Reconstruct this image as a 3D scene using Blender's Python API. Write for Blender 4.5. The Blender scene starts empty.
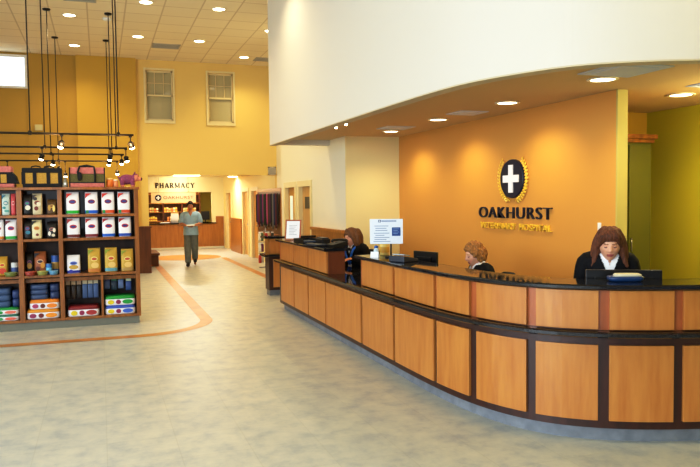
import bpy, bmesh, math, random
from mathutils import Vector, Matrix, Euler, noise
random.seed(7)
SC = bpy.context.scene
COL = SC.collection
R = math.radians
PI = math.pi

# ---------------------------------------------------------------- materials
def lin(c):
    return tuple(((v/255)/12.92 if v/255 <= .04045 else ((v/255+.055)/1.055)**2.4) for v in c)

MATS = {}
def mat(name, rgb, rough=.5, metal=0., spec=.5, emit=0., rgb2=None, scale=8., stretch=(1, 1, 1), bump=0., bscale=None, coat=0., mixlo=.35, mixhi=.65):
    """Principled material; rgb2 mixes in a second colour through object-space noise."""
    if name in MATS: return MATS[name]
    m = bpy.data.materials.new(name); m.use_nodes = True
    nt = m.node_tree; b = nt.nodes['Principled BSDF']
    b.inputs['Base Color'].default_value = (*lin(rgb), 1)
    b.inputs['Roughness'].default_value = rough
    b.inputs['Metallic'].default_value = metal
    b.inputs['Specular IOR Level'].default_value = spec
    b.inputs['Coat Weight'].default_value = coat
    if emit:
        b.inputs['Emission Color'].default_value = (*lin(rgb), 1)
        b.inputs['Emission Strength'].default_value = emit
    if rgb2 or bump:
        tc = nt.nodes.new('ShaderNodeTexCoord'); mp = nt.nodes.new('ShaderNodeMapping')
        mp.inputs['Scale'].default_value = stretch
        nz = nt.nodes.new('ShaderNodeTexNoise'); nz.inputs['Scale'].default_value = scale; nz.inputs['Detail'].default_value = 5
        nt.links.new(tc.outputs['Object'], mp.inputs['Vector']); nt.links.new(mp.outputs['Vector'], nz.inputs['Vector'])
        if rgb2:
            cr = nt.nodes.new('ShaderNodeValToRGB')
            cr.color_ramp.elements[0].position = mixlo; cr.color_ramp.elements[1].position = mixhi
            cr.color_ramp.elements[0].color = (*lin(rgb), 1); cr.color_ramp.elements[1].color = (*lin(rgb2), 1)
            nt.links.new(nz.outputs['Fac'], cr.inputs['Fac']); nt.links.new(cr.outputs['Color'], b.inputs['Base Color'])
        if bump:
            bp = nt.nodes.new('ShaderNodeBump'); bp.inputs['Strength'].default_value = bump
            n2 = nz
            if bscale:
                n2 = nt.nodes.new('ShaderNodeTexNoise'); n2.inputs['Scale'].default_value = bscale
                nt.links.new(mp.outputs['Vector'], n2.inputs['Vector'])
            nt.links.new(n2.outputs['Fac'], bp.inputs['Height']); nt.links.new(bp.outputs['Normal'], b.inputs['Normal'])
    MATS[name] = m
    return m

# ---------------------------------------------------------------- mesh helper
class MB:
    def __init__(s): s.v = []; s.f = []; s.mi = []; s.sm = []
    def add(s, vs, fs, mi=0, smooth=False):
        b = len(s.v); s.v += [tuple(v) for v in vs]
        for f in fs: s.f.append([b+i for i in f]); s.mi.append(mi); s.sm.append(smooth)
    def box(s, x0, x1, y0, y1, z0, z1, mi=0, M=None):
        vs = [Vector((x, y, z)) for z in (z0, z1) for x, y in ((x0, y0), (x1, y0), (x1, y1), (x0, y1))]
        if M is not None: vs = [M @ v for v in vs]
        s.add(vs, [(3, 2, 1, 0), (4, 5, 6, 7), (0, 1, 5, 4), (1, 2, 6, 5), (2, 3, 7, 6), (3, 0, 4, 7)], mi)
        return s
    def rings(s, rr, mi=0, cap=True, closed=True, smooth=True, loop=False):
        """Skin a list of equal-length vertex rings."""
        n = len(rr[0]); vs = [v for r in rr for v in r]; fs = []
        m = len(rr)
        for i in range(m if loop else m-1):
            j = (i+1) % m
            for k in range(n if closed else n-1):
                l = (k+1) % n
                fs.append((i*n+k, i*n+l, j*n+l, j*n+k))
        b = len(s.v); s.add(vs, fs, mi, smooth)
        if cap and not loop:
            s.f.append([b+k for k in range(n)][::-1]); s.mi.append(mi); s.sm.append(False)
            s.f.append([b+(m-1)*n+k for k in range(n)]); s.mi.append(mi); s.sm.append(False)
        return s
    def cyl(s, p0, p1, r0, r1=None, n=14, mi=0, smooth=True):
        p0 = Vector(p0); p1 = Vector(p1); r1 = r0 if r1 is None else r1
        d = (p1-p0).normalized(); a = d.orthogonal().normalized(); c = d.cross(a)
        ring = lambda p, r: [p+a*(r*math.cos(2*PI*k/n))+c*(r*math.sin(2*PI*k/n)) for k in range(n)]
        return s.rings([ring(p0, r0), ring(p1, r1)], mi, smooth=smooth)
    def tube(s, pts, r, n=8, mi=0, loop=False):
        pts = [Vector(p) for p in pts]; m = len(pts); rr = []; up = None
        for i, p in enumerate(pts):
            a = pts[(i-1) % m] if (loop or i > 0) else p; b = pts[(i+1) % m] if (loop or i < m-1) else p
            d = (b-a).normalized()
            up = d.orthogonal().normalized() if up is None else (up-d*up.dot(d)).normalized()
            c = d.cross(up); ri = r[i] if isinstance(r, (list, tuple)) else r
            rr.append([p+up*(ri*math.cos(2*PI*k/n))+c*(ri*math.sin(2*PI*k/n)) for k in range(n)])
        return s.rings(rr, mi, loop=loop)
    def lathe(s, prof, c=(0, 0, 0), n=24, mi=0, M=None):
        c = Vector(c); rr = []
        for r, z in prof:
            ring = [c+Vector((r*math.cos(2*PI*k/n), r*math.sin(2*PI*k/n), z)) for k in range(n)]
            rr.append([M @ v for v in ring] if M is not None else ring)
        return s.rings(rr, mi)
    def prism(s, poly, z0, z1, mi=0, M=None, holes=False):
        n = len(poly); vs = [Vector((x, y, z0)) for x, y in poly]+[Vector((x, y, z1)) for x, y in poly]
        if M is not None: vs = [M @ v for v in vs]
        s.add(vs, [tuple(range(n))[::-1], tuple(range(n, 2*n))]+[(k, (k+1) % n, n+(k+1) % n, n+k) for k in range(n)], mi)
        return s
    def ell(s, c, r, M=None, n=20, m=12, mi=0):
        c = Vector(c); rr = []
        for i in range(m+1):
            t = PI*i/m; t = min(max(t, .02), PI-.02)
            ring = [Vector((r[0]*math.sin(t)*math.cos(2*PI*k/n), r[1]*math.sin(t)*math.sin(2*PI*k/n), -r[2]*math.cos(t))) for k in range(n)]
            rr.append([c+(M @ v if M is not None else v) for v in ring])
        return s.rings(rr, mi)
    def mesh(s, name, mats, bevel=0., fixn=True):
        me = bpy.data.meshes.new(name)
        me.from_pydata([tuple(v) for v in s.v], [], s.f)
        for m in mats: me.materials.append(m)
        for p, i, q in zip(me.polygons, s.mi, s.sm): p.material_index = i; p.use_smooth = q
        if fixn or bevel:
            bm = bmesh.new(); bm.from_mesh(me)
            if fixn: bmesh.ops.recalc_face_normals(bm, faces=bm.faces[:])
            if bevel:
                es = [e for e in bm.edges if len(e.link_faces) == 2 and e.calc_face_angle(0) > R(40)]
                bmesh.ops.bevel(bm, geom=es, offset=bevel, segments=2, affect='EDGES', profile=.6, clamp_overlap=True)
            bm.to_mesh(me); bm.free()
        return me
    def build(s, name, mats, parent=None, bevel=0., local=True):
        """Link as ONE object. With a parent the coordinates are the parent's own unless local is False (world)."""
        if not isinstance(mats, (list, tuple)): mats = [mats]
        o = bpy.data.objects.new(name, s.mesh(name, mats, bevel)); COL.objects.link(o)
        if parent is not None:
            o.parent = parent
            if not local: o.matrix_parent_inverse = wm(parent).inverted()
        return o

def wm(o):
    m = Matrix.LocRotScale(o.location, o.rotation_euler, o.scale)
    if o.parent is not None: m = wm(o.parent) @ o.matrix_parent_inverse @ m
    return m

def tag(o, label, cat, group=None):
    o['label'] = label; o['category'] = cat
    if group: o['group'] = group
    return o
def thing(name, label, cat, loc=(0, 0, 0), rz=0., group=None):
    o = bpy.data.objects.new(name, None); COL.objects.link(o)
    o.empty_display_size = .1
    o.location = loc; o.rotation_euler = (0, 0, rz)
    return tag(o, label, cat, group)
def struct(o): o['kind'] = 'structure'; return o
def children(o): return [c for c in bpy.data.objects if c.parent == o]
def dup(root, loc=None, rz=None, label=None, group=None):
    kids = [(c, [g for g in children(c)]) for c in children(root)]
    r = root.copy(); COL.objects.link(r)
    if loc is not None: r.location = loc
    if rz is not None: r.rotation_euler = (0, 0, rz)
    if label: r['label'] = label
    if group: r['group'] = group
    for c, gs in kids:
        k = c.copy(); COL.objects.link(k); k.parent = r; k.matrix_parent_inverse = c.matrix_parent_inverse.copy()
        for g in gs:
            d = g.copy(); COL.objects.link(d); d.parent = k; d.matrix_parent_inverse = g.matrix_parent_inverse.copy()
    return r
def recolor(o, i, m):
    """Give this copy its own mesh with another material in slot i."""
    o.data = o.data.copy(); o.data.materials[i] = m
ORD = ['first', 'second', 'third', 'fourth', 'fifth', 'sixth', 'seventh', 'eighth', 'ninth', 'tenth', 'eleventh', 'twelfth', 'thirteenth', 'fourteenth', 'fifteenth', 'sixteenth']

FACE_Y = Matrix(((1, 0, 0), (0, 0, -1), (0, 1, 0)))       # text facing -Y
FACE_X = Matrix(((0, 0, -1), (-1, 0, 0), (0, 1, 0)))      # text facing -X
def text_obj(name, body, width, height, depth, m, loc, rot, parent=None, spacing=1., thin=0.):
    cu = bpy.data.curves.new(name, 'FONT'); cu.body = body; cu.size = 1; cu.extrude = .001; cu.offset = -thin
    cu.align_x = 'CENTER'; cu.align_y = 'CENTER'; cu.space_character = spacing
    t = bpy.data.objects.new('tmp', cu); COL.objects.link(t)
    dg = bpy.context.evaluated_depsgraph_get(); me = bpy.data.meshes.new_from_object(t.evaluated_get(dg))
    bpy.data.objects.remove(t); bpy.data.curves.remove(cu)
    xs = [v.co.x for v in me.vertices]; ys = [v.co.y for v in me.vertices]
    cx = (min(xs)+max(xs))/2; cy = (min(ys)+max(ys))/2
    sx = width/(max(xs)-min(xs)); sy = height/(max(ys)-min(ys))
    L = Vector(loc)
    for v in me.vertices:
        p = Vector(((v.co.x-cx)*sx, (v.co.y-cy)*sy, depth if v.co.z > 0 else 0.))
        v.co = L+rot @ p
    me.materials.clear(); me.materials.append(m); me.name = name
    o = bpy.data.objects.new(name, me); COL.objects.link(o)
    if parent is not None: o.parent = parent; o.matrix_parent_inverse = wm(parent).inverted()
    return o

# ---------------------------------------------------------------- plan curves
def dense(cp, ds=.02):
    pts = [(2*cp[0][0]-cp[1][0], 2*cp[0][1]-cp[1][1])]+list(cp)+[(2*cp[-1][0]-cp[-2][0], 2*cp[-1][1]-cp[-2][1])]
    out = []
    for i in range(1, len(pts)-2):
        p0, p1, p2, p3 = pts[i-1:i+3]
        d = lambda a, b: max(1e-6, math.hypot(a[0]-b[0], a[1]-b[1]))**.5
        t0 = 0; t1 = t0+d(p0, p1); t2 = t1+d(p1, p2); t3 = t2+d(p2, p3)
        for k in range(24):
            t = t1+(t2-t1)*k/24
            L = lambda a, b, ta, tb: tuple((tb-t)/(tb-ta)*a[j]+(t-ta)/(tb-ta)*b[j] for j in (0, 1))
            A1 = L(p0, p1, t0, t1); A2 = L(p1, p2, t1, t2); A3 = L(p2, p3, t2, t3)
            out.append(L(L(A1, A2, t0, t2), L(A2, A3, t1, t3), t1, t2))
    out.append(cp[-1])
    S = [0]
    for a, b in zip(out, out[1:]): S.append(S[-1]+math.hypot(a[0]-b[0], a[1]-b[1]))
    n = int(S[-1]/ds); res = []; j = 0
    for k in range(n+1):
        s = S[-1]*k/n
        while j < len(S)-2 and S[j+1] < s: j += 1
        f = (s-S[j])/(S[j+1]-S[j]); res.append((out[j][0]+(out[j+1][0]-out[j][0])*f, out[j][1]+(out[j+1][1]-out[j][1])*f))
    for it in range(60):
        q = res[:]
        for k in range(1, len(res)-1): q[k] = tuple((res[k-1][j]+2*res[k][j]+res[k+1][j])/4 for j in (0, 1))
        res = q
    return res, S[-1]
class Curve:
    def __init__(s, cp): s.r, s.L = dense(cp); s.n = len(s.r)-1
    def pn(s, t):
        k = min(max(t/s.L*s.n, 0), s.n-1e-6); i = int(k); f = k-i
        a = s.r[i]; b = s.r[i+1]; i0 = max(0, i-2); i1 = min(s.n, i+3)
        tx = s.r[i1][0]-s.r[i0][0]; ty = s.r[i1][1]-s.r[i0][1]; l = math.hypot(tx, ty)
        return (a[0]+(b[0]-a[0])*f, a[1]+(b[1]-a[1])*f), (ty/l, -tx/l)
    def at(s, t, o, z=0.):
        p, N = s.pn(t); return Vector((p[0]+o*N[0], p[1]+o*N[1], z))
    def sweep(s, mb, s0, s1, prof, mi=0, ds=.05):
        """prof: closed polygon of (offset, z) swept from s0 to s1."""
        n = max(2, int((s1-s0)/ds)+1); rr = []
        for i in range(n):
            t = s0+(s1-s0)*i/(n-1); rr.append([s.at(t, o, z) for o, z in prof])
        mb.rings(rr, mi, smooth=False)
        return mb
    def band(s, mb, s0, s1, o0, o1, z0, z1, mi=0, ds=.05):
        return s.sweep(mb, s0, s1, [(o0, z0), (o1, z0), (o1, z1), (o0, z1)], mi, ds)
COUNTER = Curve([(2.615,10.38),(2.615,9.2),(2.615,8),(2.615,6.8),(2.615,6.1),(2.617,5.55),(2.633,5.1),(2.672,4.72),(2.755,4.38),(2.88,4.13),(3.03,3.965),(3.2,3.845),(3.4,3.74),(3.6,3.665),(3.8,3.60),(4.1,3.52),(4.5,3.44),(5.2,3.35),(6,3.3)])
FASCIA = Curve([(2.627,11.2),(2.627,9.8),(2.627,8.6),(2.627,7.5),(2.629,6.7),(2.638,5.98),(2.654,5.4),(2.69,4.95),(2.767,4.62),(2.873,4.36),(3.005,4.09),(3.19,3.895),(3.455,3.73),(3.742,3.605),(4.1,3.5),(4.7,3.4),(5.4,3.33),(6.15,3.3)])

# ---------------------------------------------------------------- palette
def wood(name, a, b, rough=.38, sx=(6, 6, .8), scale=3., coat=.25, **k):
    return mat(name, a, rough, rgb2=b, stretch=sx, scale=scale, coat=coat, mixlo=.3, mixhi=.7, **k)
M_MAPLE = wood('maple_panel', (194, 134, 64), (178, 114, 48))
M_MAPLE2 = wood('maple_frame', (178, 102, 52), (154, 84, 40))
M_MAHOG = wood('dark_mahogany', (68, 28, 16), (48, 18, 11), rough=.42)
M_SHELF = wood('shelf_wood', (164, 106, 36), (128, 76, 23), rough=.45)
M_SHELFDK = wood('shelf_back_wood', (62, 38, 24), (46, 28, 18), rough=.6)
M_WAIN = wood('wainscot_wood', (180, 124, 52), (160, 106, 42))
M_WAINDK = wood('wainscot_dark_wood', (112, 60, 24), (90, 46, 17))
M_GRANITE = mat('black_granite', (18, 18, 21), .05, rgb2=(68, 68, 74), scale=160, spec=.6, mixlo=.52, mixhi=.74)
M_TOE = mat('toe_kick_vinyl', (136, 140, 146), .5, rgb2=(118, 122, 128), scale=10)
M_WHITE = mat('white_paint', (236, 232, 222), .6)
M_CASING = mat('cream_casing', (230, 214, 164), .5)
M_CREAM = mat('cream_wall', (230, 218, 168), .8)
M_YEL = mat('yellow_wall', (232, 202, 122), .8)
M_MUST = mat('mustard_wall', (192, 154, 62), .8)
M_ORANGE = mat('orange_wall', (208, 152, 72), .6)
M_OLIVE = mat('olive_wall', (182, 174, 34), .8)
M_FASCIA = mat('fascia_white', (216, 209, 195), .8)
M_SOFFIT = mat('soffit_paint', (206, 178, 128), .85)
M_BLACK = mat('black_plastic', (16, 16, 18), .4)
M_BLACKFAB = mat('black_fabric', (20, 20, 23), .85, rgb2=(30, 30, 34), scale=60)
M_STEEL = mat('brushed_metal', (150, 148, 142), .35, metal=.9)
M_DKMETAL = mat('dark_metal', (40, 34, 28), .45, metal=.6)
M_PAPER = mat('white_paper', (240, 242, 246), .7)
M_NAVY = mat('navy_blue', (22, 28, 52), .4)
M_BLUE = mat('bright_blue', (38, 96, 178), .5)
M_GOLD = mat('gold_metal', (236, 196, 70), .35)
M_LAMP = mat('lamp_glow', (255, 240, 205), .5, emit=9)
M_LAMP2 = mat('track_bulb_glow', (255, 238, 205), .5, emit=14)
M_TRIM = mat('lamp_trim', (235, 225, 200), .5)
M_GREY = mat('grey_vent', (186, 180, 164), .6)
M_VENTDK = mat('vent_dark', (124, 116, 98), .7)
# ================================================================ room shell
ZC = 4.95; ZS = 2.65; ZF = 2.56; YW = 17.0
# floor: pale stone-look vinyl tiles
def floor_mat():
    m = bpy.data.materials.new('floor_tile'); m.use_nodes = True; nt = m.node_tree; b = nt.nodes['Principled BSDF']
    N = nt.nodes.new; L = nt.links.new
    tc = N('ShaderNodeTexCoord')
    n1 = N('ShaderNodeTexNoise'); n1.inputs['Scale'].default_value = 5.5; n1.inputs['Detail'].default_value = 8; n1.inputs['Roughness'].default_value = .65
    L(tc.outputs['Object'], n1.inputs['Vector'])
    cr = N('ShaderNodeValToRGB'); e = cr.color_ramp.elements
    e[0].position = .3; e[0].color = (*lin((170, 175, 178)), 1); e[1].position = .7; e[1].color = (*lin((210, 207, 194)), 1)
    x = e.new(.5); x.color = (*lin((196, 196, 188)), 1)
    L(n1.outputs['Fac'], cr.inputs['Fac'])
    br = N('ShaderNodeTexBrick'); br.offset = 0; br.inputs['Scale'].default_value = 1; br.inputs['Mortar Size'].default_value = .004
    br.inputs['Brick Width'].default_value = .457; br.inputs['Row Height'].default_value = .457; br.inputs['Mortar Smooth'].default_value = .3
    br.inputs['Color1'].default_value = (1, 1, 1, 1); br.inputs['Color2'].default_value = (.94, .95, .97, 1); br.inputs['Mortar'].default_value = (.9, .9, .9, 1)
    L(tc.outputs['Object'], br.inputs['Vector'])
    mx = N('ShaderNodeMix'); mx.data_type = 'RGBA'; mx.blend_type = 'MULTIPLY'; mx.inputs['Factor'].default_value = 1
    L(cr.outputs['Color'], mx.inputs['A']); L(br.outputs['Color'], mx.inputs['B']); L(mx.outputs['Result'], b.inputs['Base Color'])
    b.inputs['Roughness'].default_value = .36; b.inputs['Specular IOR Level'].default_value = .5
    return m
M_FLOOR = floor_mat()
M_STRIPE = mat('orange_floor_inlay', (204, 148, 78), .36, rgb2=(186, 128, 64), scale=4)

def ceil_mat():
    m = bpy.data.materials.new('ceiling_tile'); m.use_nodes = True; nt = m.node_tree; b = nt.nodes['Principled BSDF']
    N = nt.nodes.new; L = nt.links.new
    tc = N('ShaderNodeTexCoord'); mp = N('ShaderNodeMapping'); mp.inputs['Location'].default_value = (.12, -.05, 0)
    L(tc.outputs['Object'], mp.inputs['Vector'])
    br = N('ShaderNodeTexBrick'); br.offset = 0; br.inputs['Scale'].default_value = 1; br.inputs['Mortar Size'].default_value = .014
    br.inputs['Brick Width'].default_value = .6125; br.inputs['Row Height'].default_value = .6125; br.inputs['Mortar Smooth'].default_value = .2
    br.inputs['Color1'].default_value = (*lin((240, 226, 194)), 1); br.inputs['Color2'].default_value = (*lin((236, 222, 190)), 1); br.inputs['Mortar'].default_value = (*lin((212, 196, 160)), 1)
    L(mp.outputs['Vector'], br.inputs['Vector']); L(br.outputs['Color'], b.inputs['Base Color'])
    b.inputs['Roughness'].default_value = .9
    return m
M_CEIL = ceil_mat()

struct(MB().box(-7, 7.3, -4, 28, -.1, 0).build('floor', M_FLOOR))
struct(MB().box(-7, 6.3, -4, YW+.3, ZC, ZC+.1).build('ceiling', M_CEIL))
# orange inlaid stripe: runs along the corridor, rounds a corner and crosses the lobby
def ribbon(pts, w, z=.003):
    mb = MB(); pts = [Vector((x, y, 0)) for x, y in pts]; a = []; b = []
    for i, p in enumerate(pts):
        d = (pts[min(i+1, len(pts)-1)]-pts[max(i-1, 0)]).normalized(); n = Vector((-d.y, d.x, 0))
        a.append(p+n*w/2+Vector((0, 0, z))); b.append(p-n*w/2+Vector((0, 0, z)))
    mb.rings([a, b], cap=False, closed=False, smooth=False); return mb
cor = [(1.36-.95+.95*math.cos(t), 9.92-.95*math.sin(t)) for t in [R(90)*k/12 for k in range(13)]]
struct(ribbon([(1.36, 20.4), (1.36, 15), (1.36, 12)]+cor+[(-.6, 8.97), (-3, 8.97), (-6.9, 8.97)], .17).build('trim_1', M_STRIPE))
struct(ribbon([(3.37, 20.5), (3.37, 16), (3.37, 12.6)], .17).build('trim_2', M_STRIPE))
md = MB(); md.prism([(2.36+1.02*math.cos(2*PI*k/48), 21.1+1.02*math.sin(2*PI*k/48)) for k in range(48)], .0005, .004)
struct(md.build('trim_3', M_STRIPE))

# far wall: a mustard part that stands a little proud and a pale yellow part with two windows and the corridor opening
struct(MB().box(-7, -1.45, YW-.02, YW+.2, 0, ZC).box(-1.45, -.43, YW-.04, YW+.2, 0, ZC).build('wall_back', M_MUST))
struct(MB().box(-.43, .85, YW-.12, YW+.2, 0, ZC).build('wall_pier', mat('mustard_bright', (206, 168, 66), .8)))
fw = MB()
def wall_with_holes(mb, x0, x1, z0, z1, y0, y1, holes):
    xs = sorted({x0, x1}|{h[0] for h in holes}|{h[1] for h in holes}); zs = sorted({z0, z1}|{h[2] for h in holes}|{h[3] for h in holes})
    for a, b in zip(xs, xs[1:]):
        for c, d in zip(zs, zs[1:]):
            if not any(h[0] <= a+1e-6 and b-1e-6 <= h[1] and h[2] <= c+1e-6 and d-1e-6 <= h[3] for h in holes): mb.box(a, b, y0, y1, c, d)
W1 = (1.07, 1.68, 3.56, 4.72); W2 = (2.5, 3.1, 3.54, 4.72)
wall_with_holes(fw, .85, 4.35, 0, ZC, YW, YW+.2, [W1, W2, (1.07, 4.15, 0, 2.29)])
struct(fw.build('wall_window', M_YEL))
struct(MB().box(.78, 1.09, YW-.16, YW+.24, 0, 1.05).box(.76, 1.11, YW-.18, YW+.26, 1.05, 1.09).build('trim_4', M_WAINDK))
struct(MB().box(-7, .78, YW-.15, YW-.12, 0, 1.05).build('trim_5', M_WAINDK))
# corridor
struct(MB().box(.87, 1.07, YW+.2, 28, 0, 2.6).build('wall_corridor', M_MUST))
struct(MB().box(.87, 4.35, YW+.2, 28, 2.5, 2.6).build('ceiling_corridor', mat('corridor_ceiling', (236, 218, 164), .85)))
# side wall with doors (X = 4.15)
M_WALLA = mat('side_wall_cream', (240, 232, 206), .8)
def wall_x_holes(mb, y0, y1, z0, z1, x0, x1, holes):
    ys = sorted({y0, y1}|{h[0] for h in holes}|{h[1] for h in holes}); zs = sorted({z0, z1}|{h[2] for h in holes}|{h[3] for h in holes})
    for a, b in zip(ys, ys[1:]):
        for c, d in zip(zs, zs[1:]):
            if not any(h[0] <= a+1e-6 and b-1e-6 <= h[1] and h[2] <= c+1e-6 and d-1e-6 <= h[3] for h in holes): mb.box(x0, x1, a, b, c, d)
DA = [(12.22, 13.0, 0, 1.93), (13.28, 14.05, 0, 1.93)]
wa = MB(); wall_x_holes(wa, 10.31, 14.4, 0, ZC, 3.61, 3.81, DA); struct(wa.build('wall_side', M_WALLA))
DB = [(19.25, 20.1, 0, 1.95), (20.6, 21.45, 0, 1.95), (23.5, 24.35, 0, 1.95)]
wc = MB(); wall_x_holes(wc, YW+.2, 28, 0, 2.6, 4.15, 4.35, DB); struct(wc.build('wall_corridor_side', mat('corridor_cream', (240, 222, 164), .8)))
M_DOORP = wood('pale_maple_door', (214, 172, 104), (200, 156, 88), sx=(5, 5, .5))
M_DOORG = wood('golden_door', (214, 160, 60), (200, 144, 48), sx=(5, 5, .5))
def door(i, y0, y1, zt, x, dm, lite=False, sign=False, open_=False):
    d = struct(MB().box(x+.06, x+.105, y0+.02, y1-.02, .01, zt-.02).build('door_%d' % i, dm))
    c = MB()
    for a, b, z0, z1 in ((y0-.09, y0+.015, 0, zt+.09), (y1-.015, y1+.09, 0, zt+.09), (y0+.015, y1-.015, zt-.015, zt+.09)): c.box(x-.02, x+.19, a, b, z0, z1)
    c.build('casing', M_CASING, d)
    MB().lathe([(.03, 0), (.03, .012), (.012, .02), (.012, .05), (.028, .06), (.03, .08), (.018, .09)], (0, 0, 0), 16, M=Matrix.Translation((x+.06, y0+.1, .95)) @ Matrix.Rotation(-PI/2, 4, 'Y')).build('handle', M_STEEL, d)
    if lite:
        MB().box(x+.05, x+.062, y1-.34, y1-.16, .6, 1.75).build('glass_lite', mat('bright_glass', (214, 230, 214), .15, emit=.5), d)
    if sign:
        MB().box(x+.045, x+.06, (y0+y1)/2-.17, (y0+y1)/2+.17, 1.5, 1.72).build('door_sign', mat('door_sign_dark', (96, 88, 62), .5), d)
    return d
door(1, *DA[0][:2], 1.93, 3.61, M_DOORP, sign=True)
door(2, *DA[1][:2], 1.93, 3.61, M_DOORG, lite=True)
struct(MB().box(3.81, 4.35, 14.2, 14.4, 0, ZC).build('wall_return', M_WALLA)); struct(MB().box(4.15, 4.35, 14.4, YW, 0, ZC).build('wall_passage', M_WALLA))
door(3, *DB[0][:2], 1.95, 4.15, M_DOORG); door(4, *DB[1][:2], 1.95, 4.15, M_DOORP); door(5, *DB[2][:2], 1.95, 4.15, M_DOORG)
struct(MB().box(4.1, 4.15, 21.6, 23.4, 0, 1.06).box(4.08, 4.15, 21.6, 23.4, 1.06, 1.1).build('trim_6', M_WAIN))
struct(MB().box(3.57, 3.61, 10.33, 12.08, 0, 1.13).box(3.54, 3.61, 10.33, 12.08, 1.13, 1.18).build('trim_7', M_WAIN))
tag(MB().box(4.11, 4.15, 22.35, 22.43, .28, .4).build('wall_outlet', M_WHITE), 'small white outlet low on the corridor wainscot', 'outlet')
# recess wall, orange logo wall and its end, right room
struct(MB().box(3.612, 4.7, 10.3, 10.5, 0, ZC).build('wall_recess', M_CREAM))
struct(MB().box(4.52, 4.63, 5.30, 10.3, 0, ZS+.1).build('wall_logo', M_ORANGE))
struct(MB().box(4.517, 4.633, 5.28, 5.30, 0, ZS-.005).build('trim_8', mat('pale_yellow_end', (190, 176, 104), .8)))
struct(MB().box(6.15, 6.35, -4, 6.9, 0, ZC).build('wall_right', M_OLIVE))
struct(MB().box(4.63, 6.15, 6.69, 6.9, 0, ZS+.1).build('wall_rear_office', mat('olive_back', (196, 156, 40), .8)))
# curved white fascia above the desk and the lowered ceiling behind it
fa = MB(); FASCIA.band(fa, 0, FASCIA.L, -.13, 0, ZF, ZC); fa.box(2.757, 3.61, 11.07, 11.2, ZF, ZC)
struct(fa.build('wall_fascia', M_FASCIA))
fp = [tuple(FASCIA.at(FASCIA.L*k/160, -.1)[:2]) for k in range(161)]
so = MB(); so.prism(fp+[(6.17, 6.9), (4.6, 10.4), (3.7, 10.4), (3.7, 11.15)], ZS-.004, ZS+.1); struct(so.build('ceiling_soffit', M_SOFFIT))
struct(FASCIA.band(MB(), .005, FASCIA.L, -.12, .006, ZF-.012, ZF-.001).build('trim_9', mat('fascia_edge', (200, 186, 156), .7)))
# left wall out of view, with openings for the daylight
lw = MB(); wall_x_holes(lw, -4, YW, 0, ZC, -7.2, -7, [(-3.5, 2.8, .6, 4.0), (3.4, 8.6, .6, 4.0)]); struct(lw.build('wall_left', M_MUST))

# interior double-hung windows and the bright corner window
M_WGLASS = mat('dim_glass', (186, 176, 134), .05, spec=.9)
M_BLIND = mat('blind_slats', (168, 158, 118), .6)
def sash_window(i, w, frame_m):
    x0, x1, z0, z1 = w; y = YW
    root = struct(MB().box(x0-.045, x1+.045, y-.03, y, z0-.07, z0-.03).box(x0-.045, x0, y-.03, y, z0-.03, z1+.045).box(x1, x1+.045, y-.03, y, z0-.03, z1+.045).box(x0, x1, y-.03, y, z1, z1+.045).box(x0, x1, y-.03, y+.1, z0-.03, z0+.0).build('window_%d' % i, M_CASING))
    zm = (z0+z1)/2
    MB().box(x0, x1, y+.11, y+.12, z0, z1).build('pane', M_WGLASS, root)
    s = MB()
    for a, b, yy in ((z0, zm+.02, y+.04), (zm-.02, z1, y+.07)):
        s.box(x0, x0+.03, yy, yy+.03, a, b).box(x1-.03, x1, yy, yy+.03, a, b).box(x0, x1, yy, yy+.03, a, a+.04).box(x0, x1, yy, yy+.03, b-.04, b)
    s.build('sash', M_CASING, root)
    mu = MB()
    for k in (1, 2): mu.box(x0+(x1-x0)*k/3-.008, x0+(x1-x0)*k/3+.008, y+.075, y+.095, zm, z1)
    mu.box(x0, x1, y+.075, y+.095, (zm+z1)/2-.008, (zm+z1)/2+.008)
    mu.build('muntin', M_CASING, root)
    bl = MB()
    n = 15
    for k in range(n):
        z = zm+.02+(z1-zm-.03)*k/n
        bl.box(x0+.01, x1-.01, y+.135, y+.137, z, z+.034)
    bl.build('blind', M_BLIND, root)
    bk = MB().box(x0, x1, y+.16, y+.17, z0, z1); bk.build('backing', mat('window_dark', (150, 136, 92), .7), root)
    return root
sash_window(1, W1, M_CASING); sash_window(2, W2, M_CASING)
w3 = struct(MB().box(-2.65, -1.43, YW-.06, YW-.03, 4.17, 4.22).box(-2.65, -1.43, YW-.06, YW-.03, 4.84, 4.9).box(-1.48, -1.43, YW-.06, YW-.03, 4.22, 4.84).box(-2.65, -2.6, YW-.06, YW-.03, 4.22, 4.84).build('window_3', M_WHITE))
MB().box(-2.6, -1.48, YW-.045, YW-.04, 4.22, 4.84).build('pane', mat('daylit_pane', (225, 238, 255), .3, emit=1.6), w3)

# ------------------------------------------------ recessed lights, vents, spots
def lamp(kind, loc, energy, color, rot=(0, 0, 0), size=.2, spot=None, shape='DISK', size_y=None, blend=.6, spread=None):
    l = bpy.data.lights.new('lamp', kind); l.energy = energy; l.color = color
    if kind == 'AREA':
        l.shape = shape; l.size = size
        if size_y: l.size_y = size_y
        if spread: l.spread = spread
    elif kind == 'SPOT': l.spot_size = spot; l.spot_blend = blend; l.shadow_soft_size = size
    else: l.shadow_soft_size = size
    o = bpy.data.objects.new('lamp', l); COL.objects.link(o); o.location = loc; o.rotation_euler = rot
    return o
WARM = (1, .80, .48)
def can_light(z, r=.105):
    t = thing('recessed_light', 'x', 'ceiling light')
    MB().lathe([(r, 0), (r+.025, -.002), (r+.025, -.008), (r, -.012), (r-.004, -.004)], n=28).build('trim_ring', M_TRIM, t)
    MB().lathe([(.004, -.003), (r-.004, -.003), (r-.004, -.006), (.004, -.006)], n=28).build('lens', M_LAMP, t)
    return t
proto = None
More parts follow.
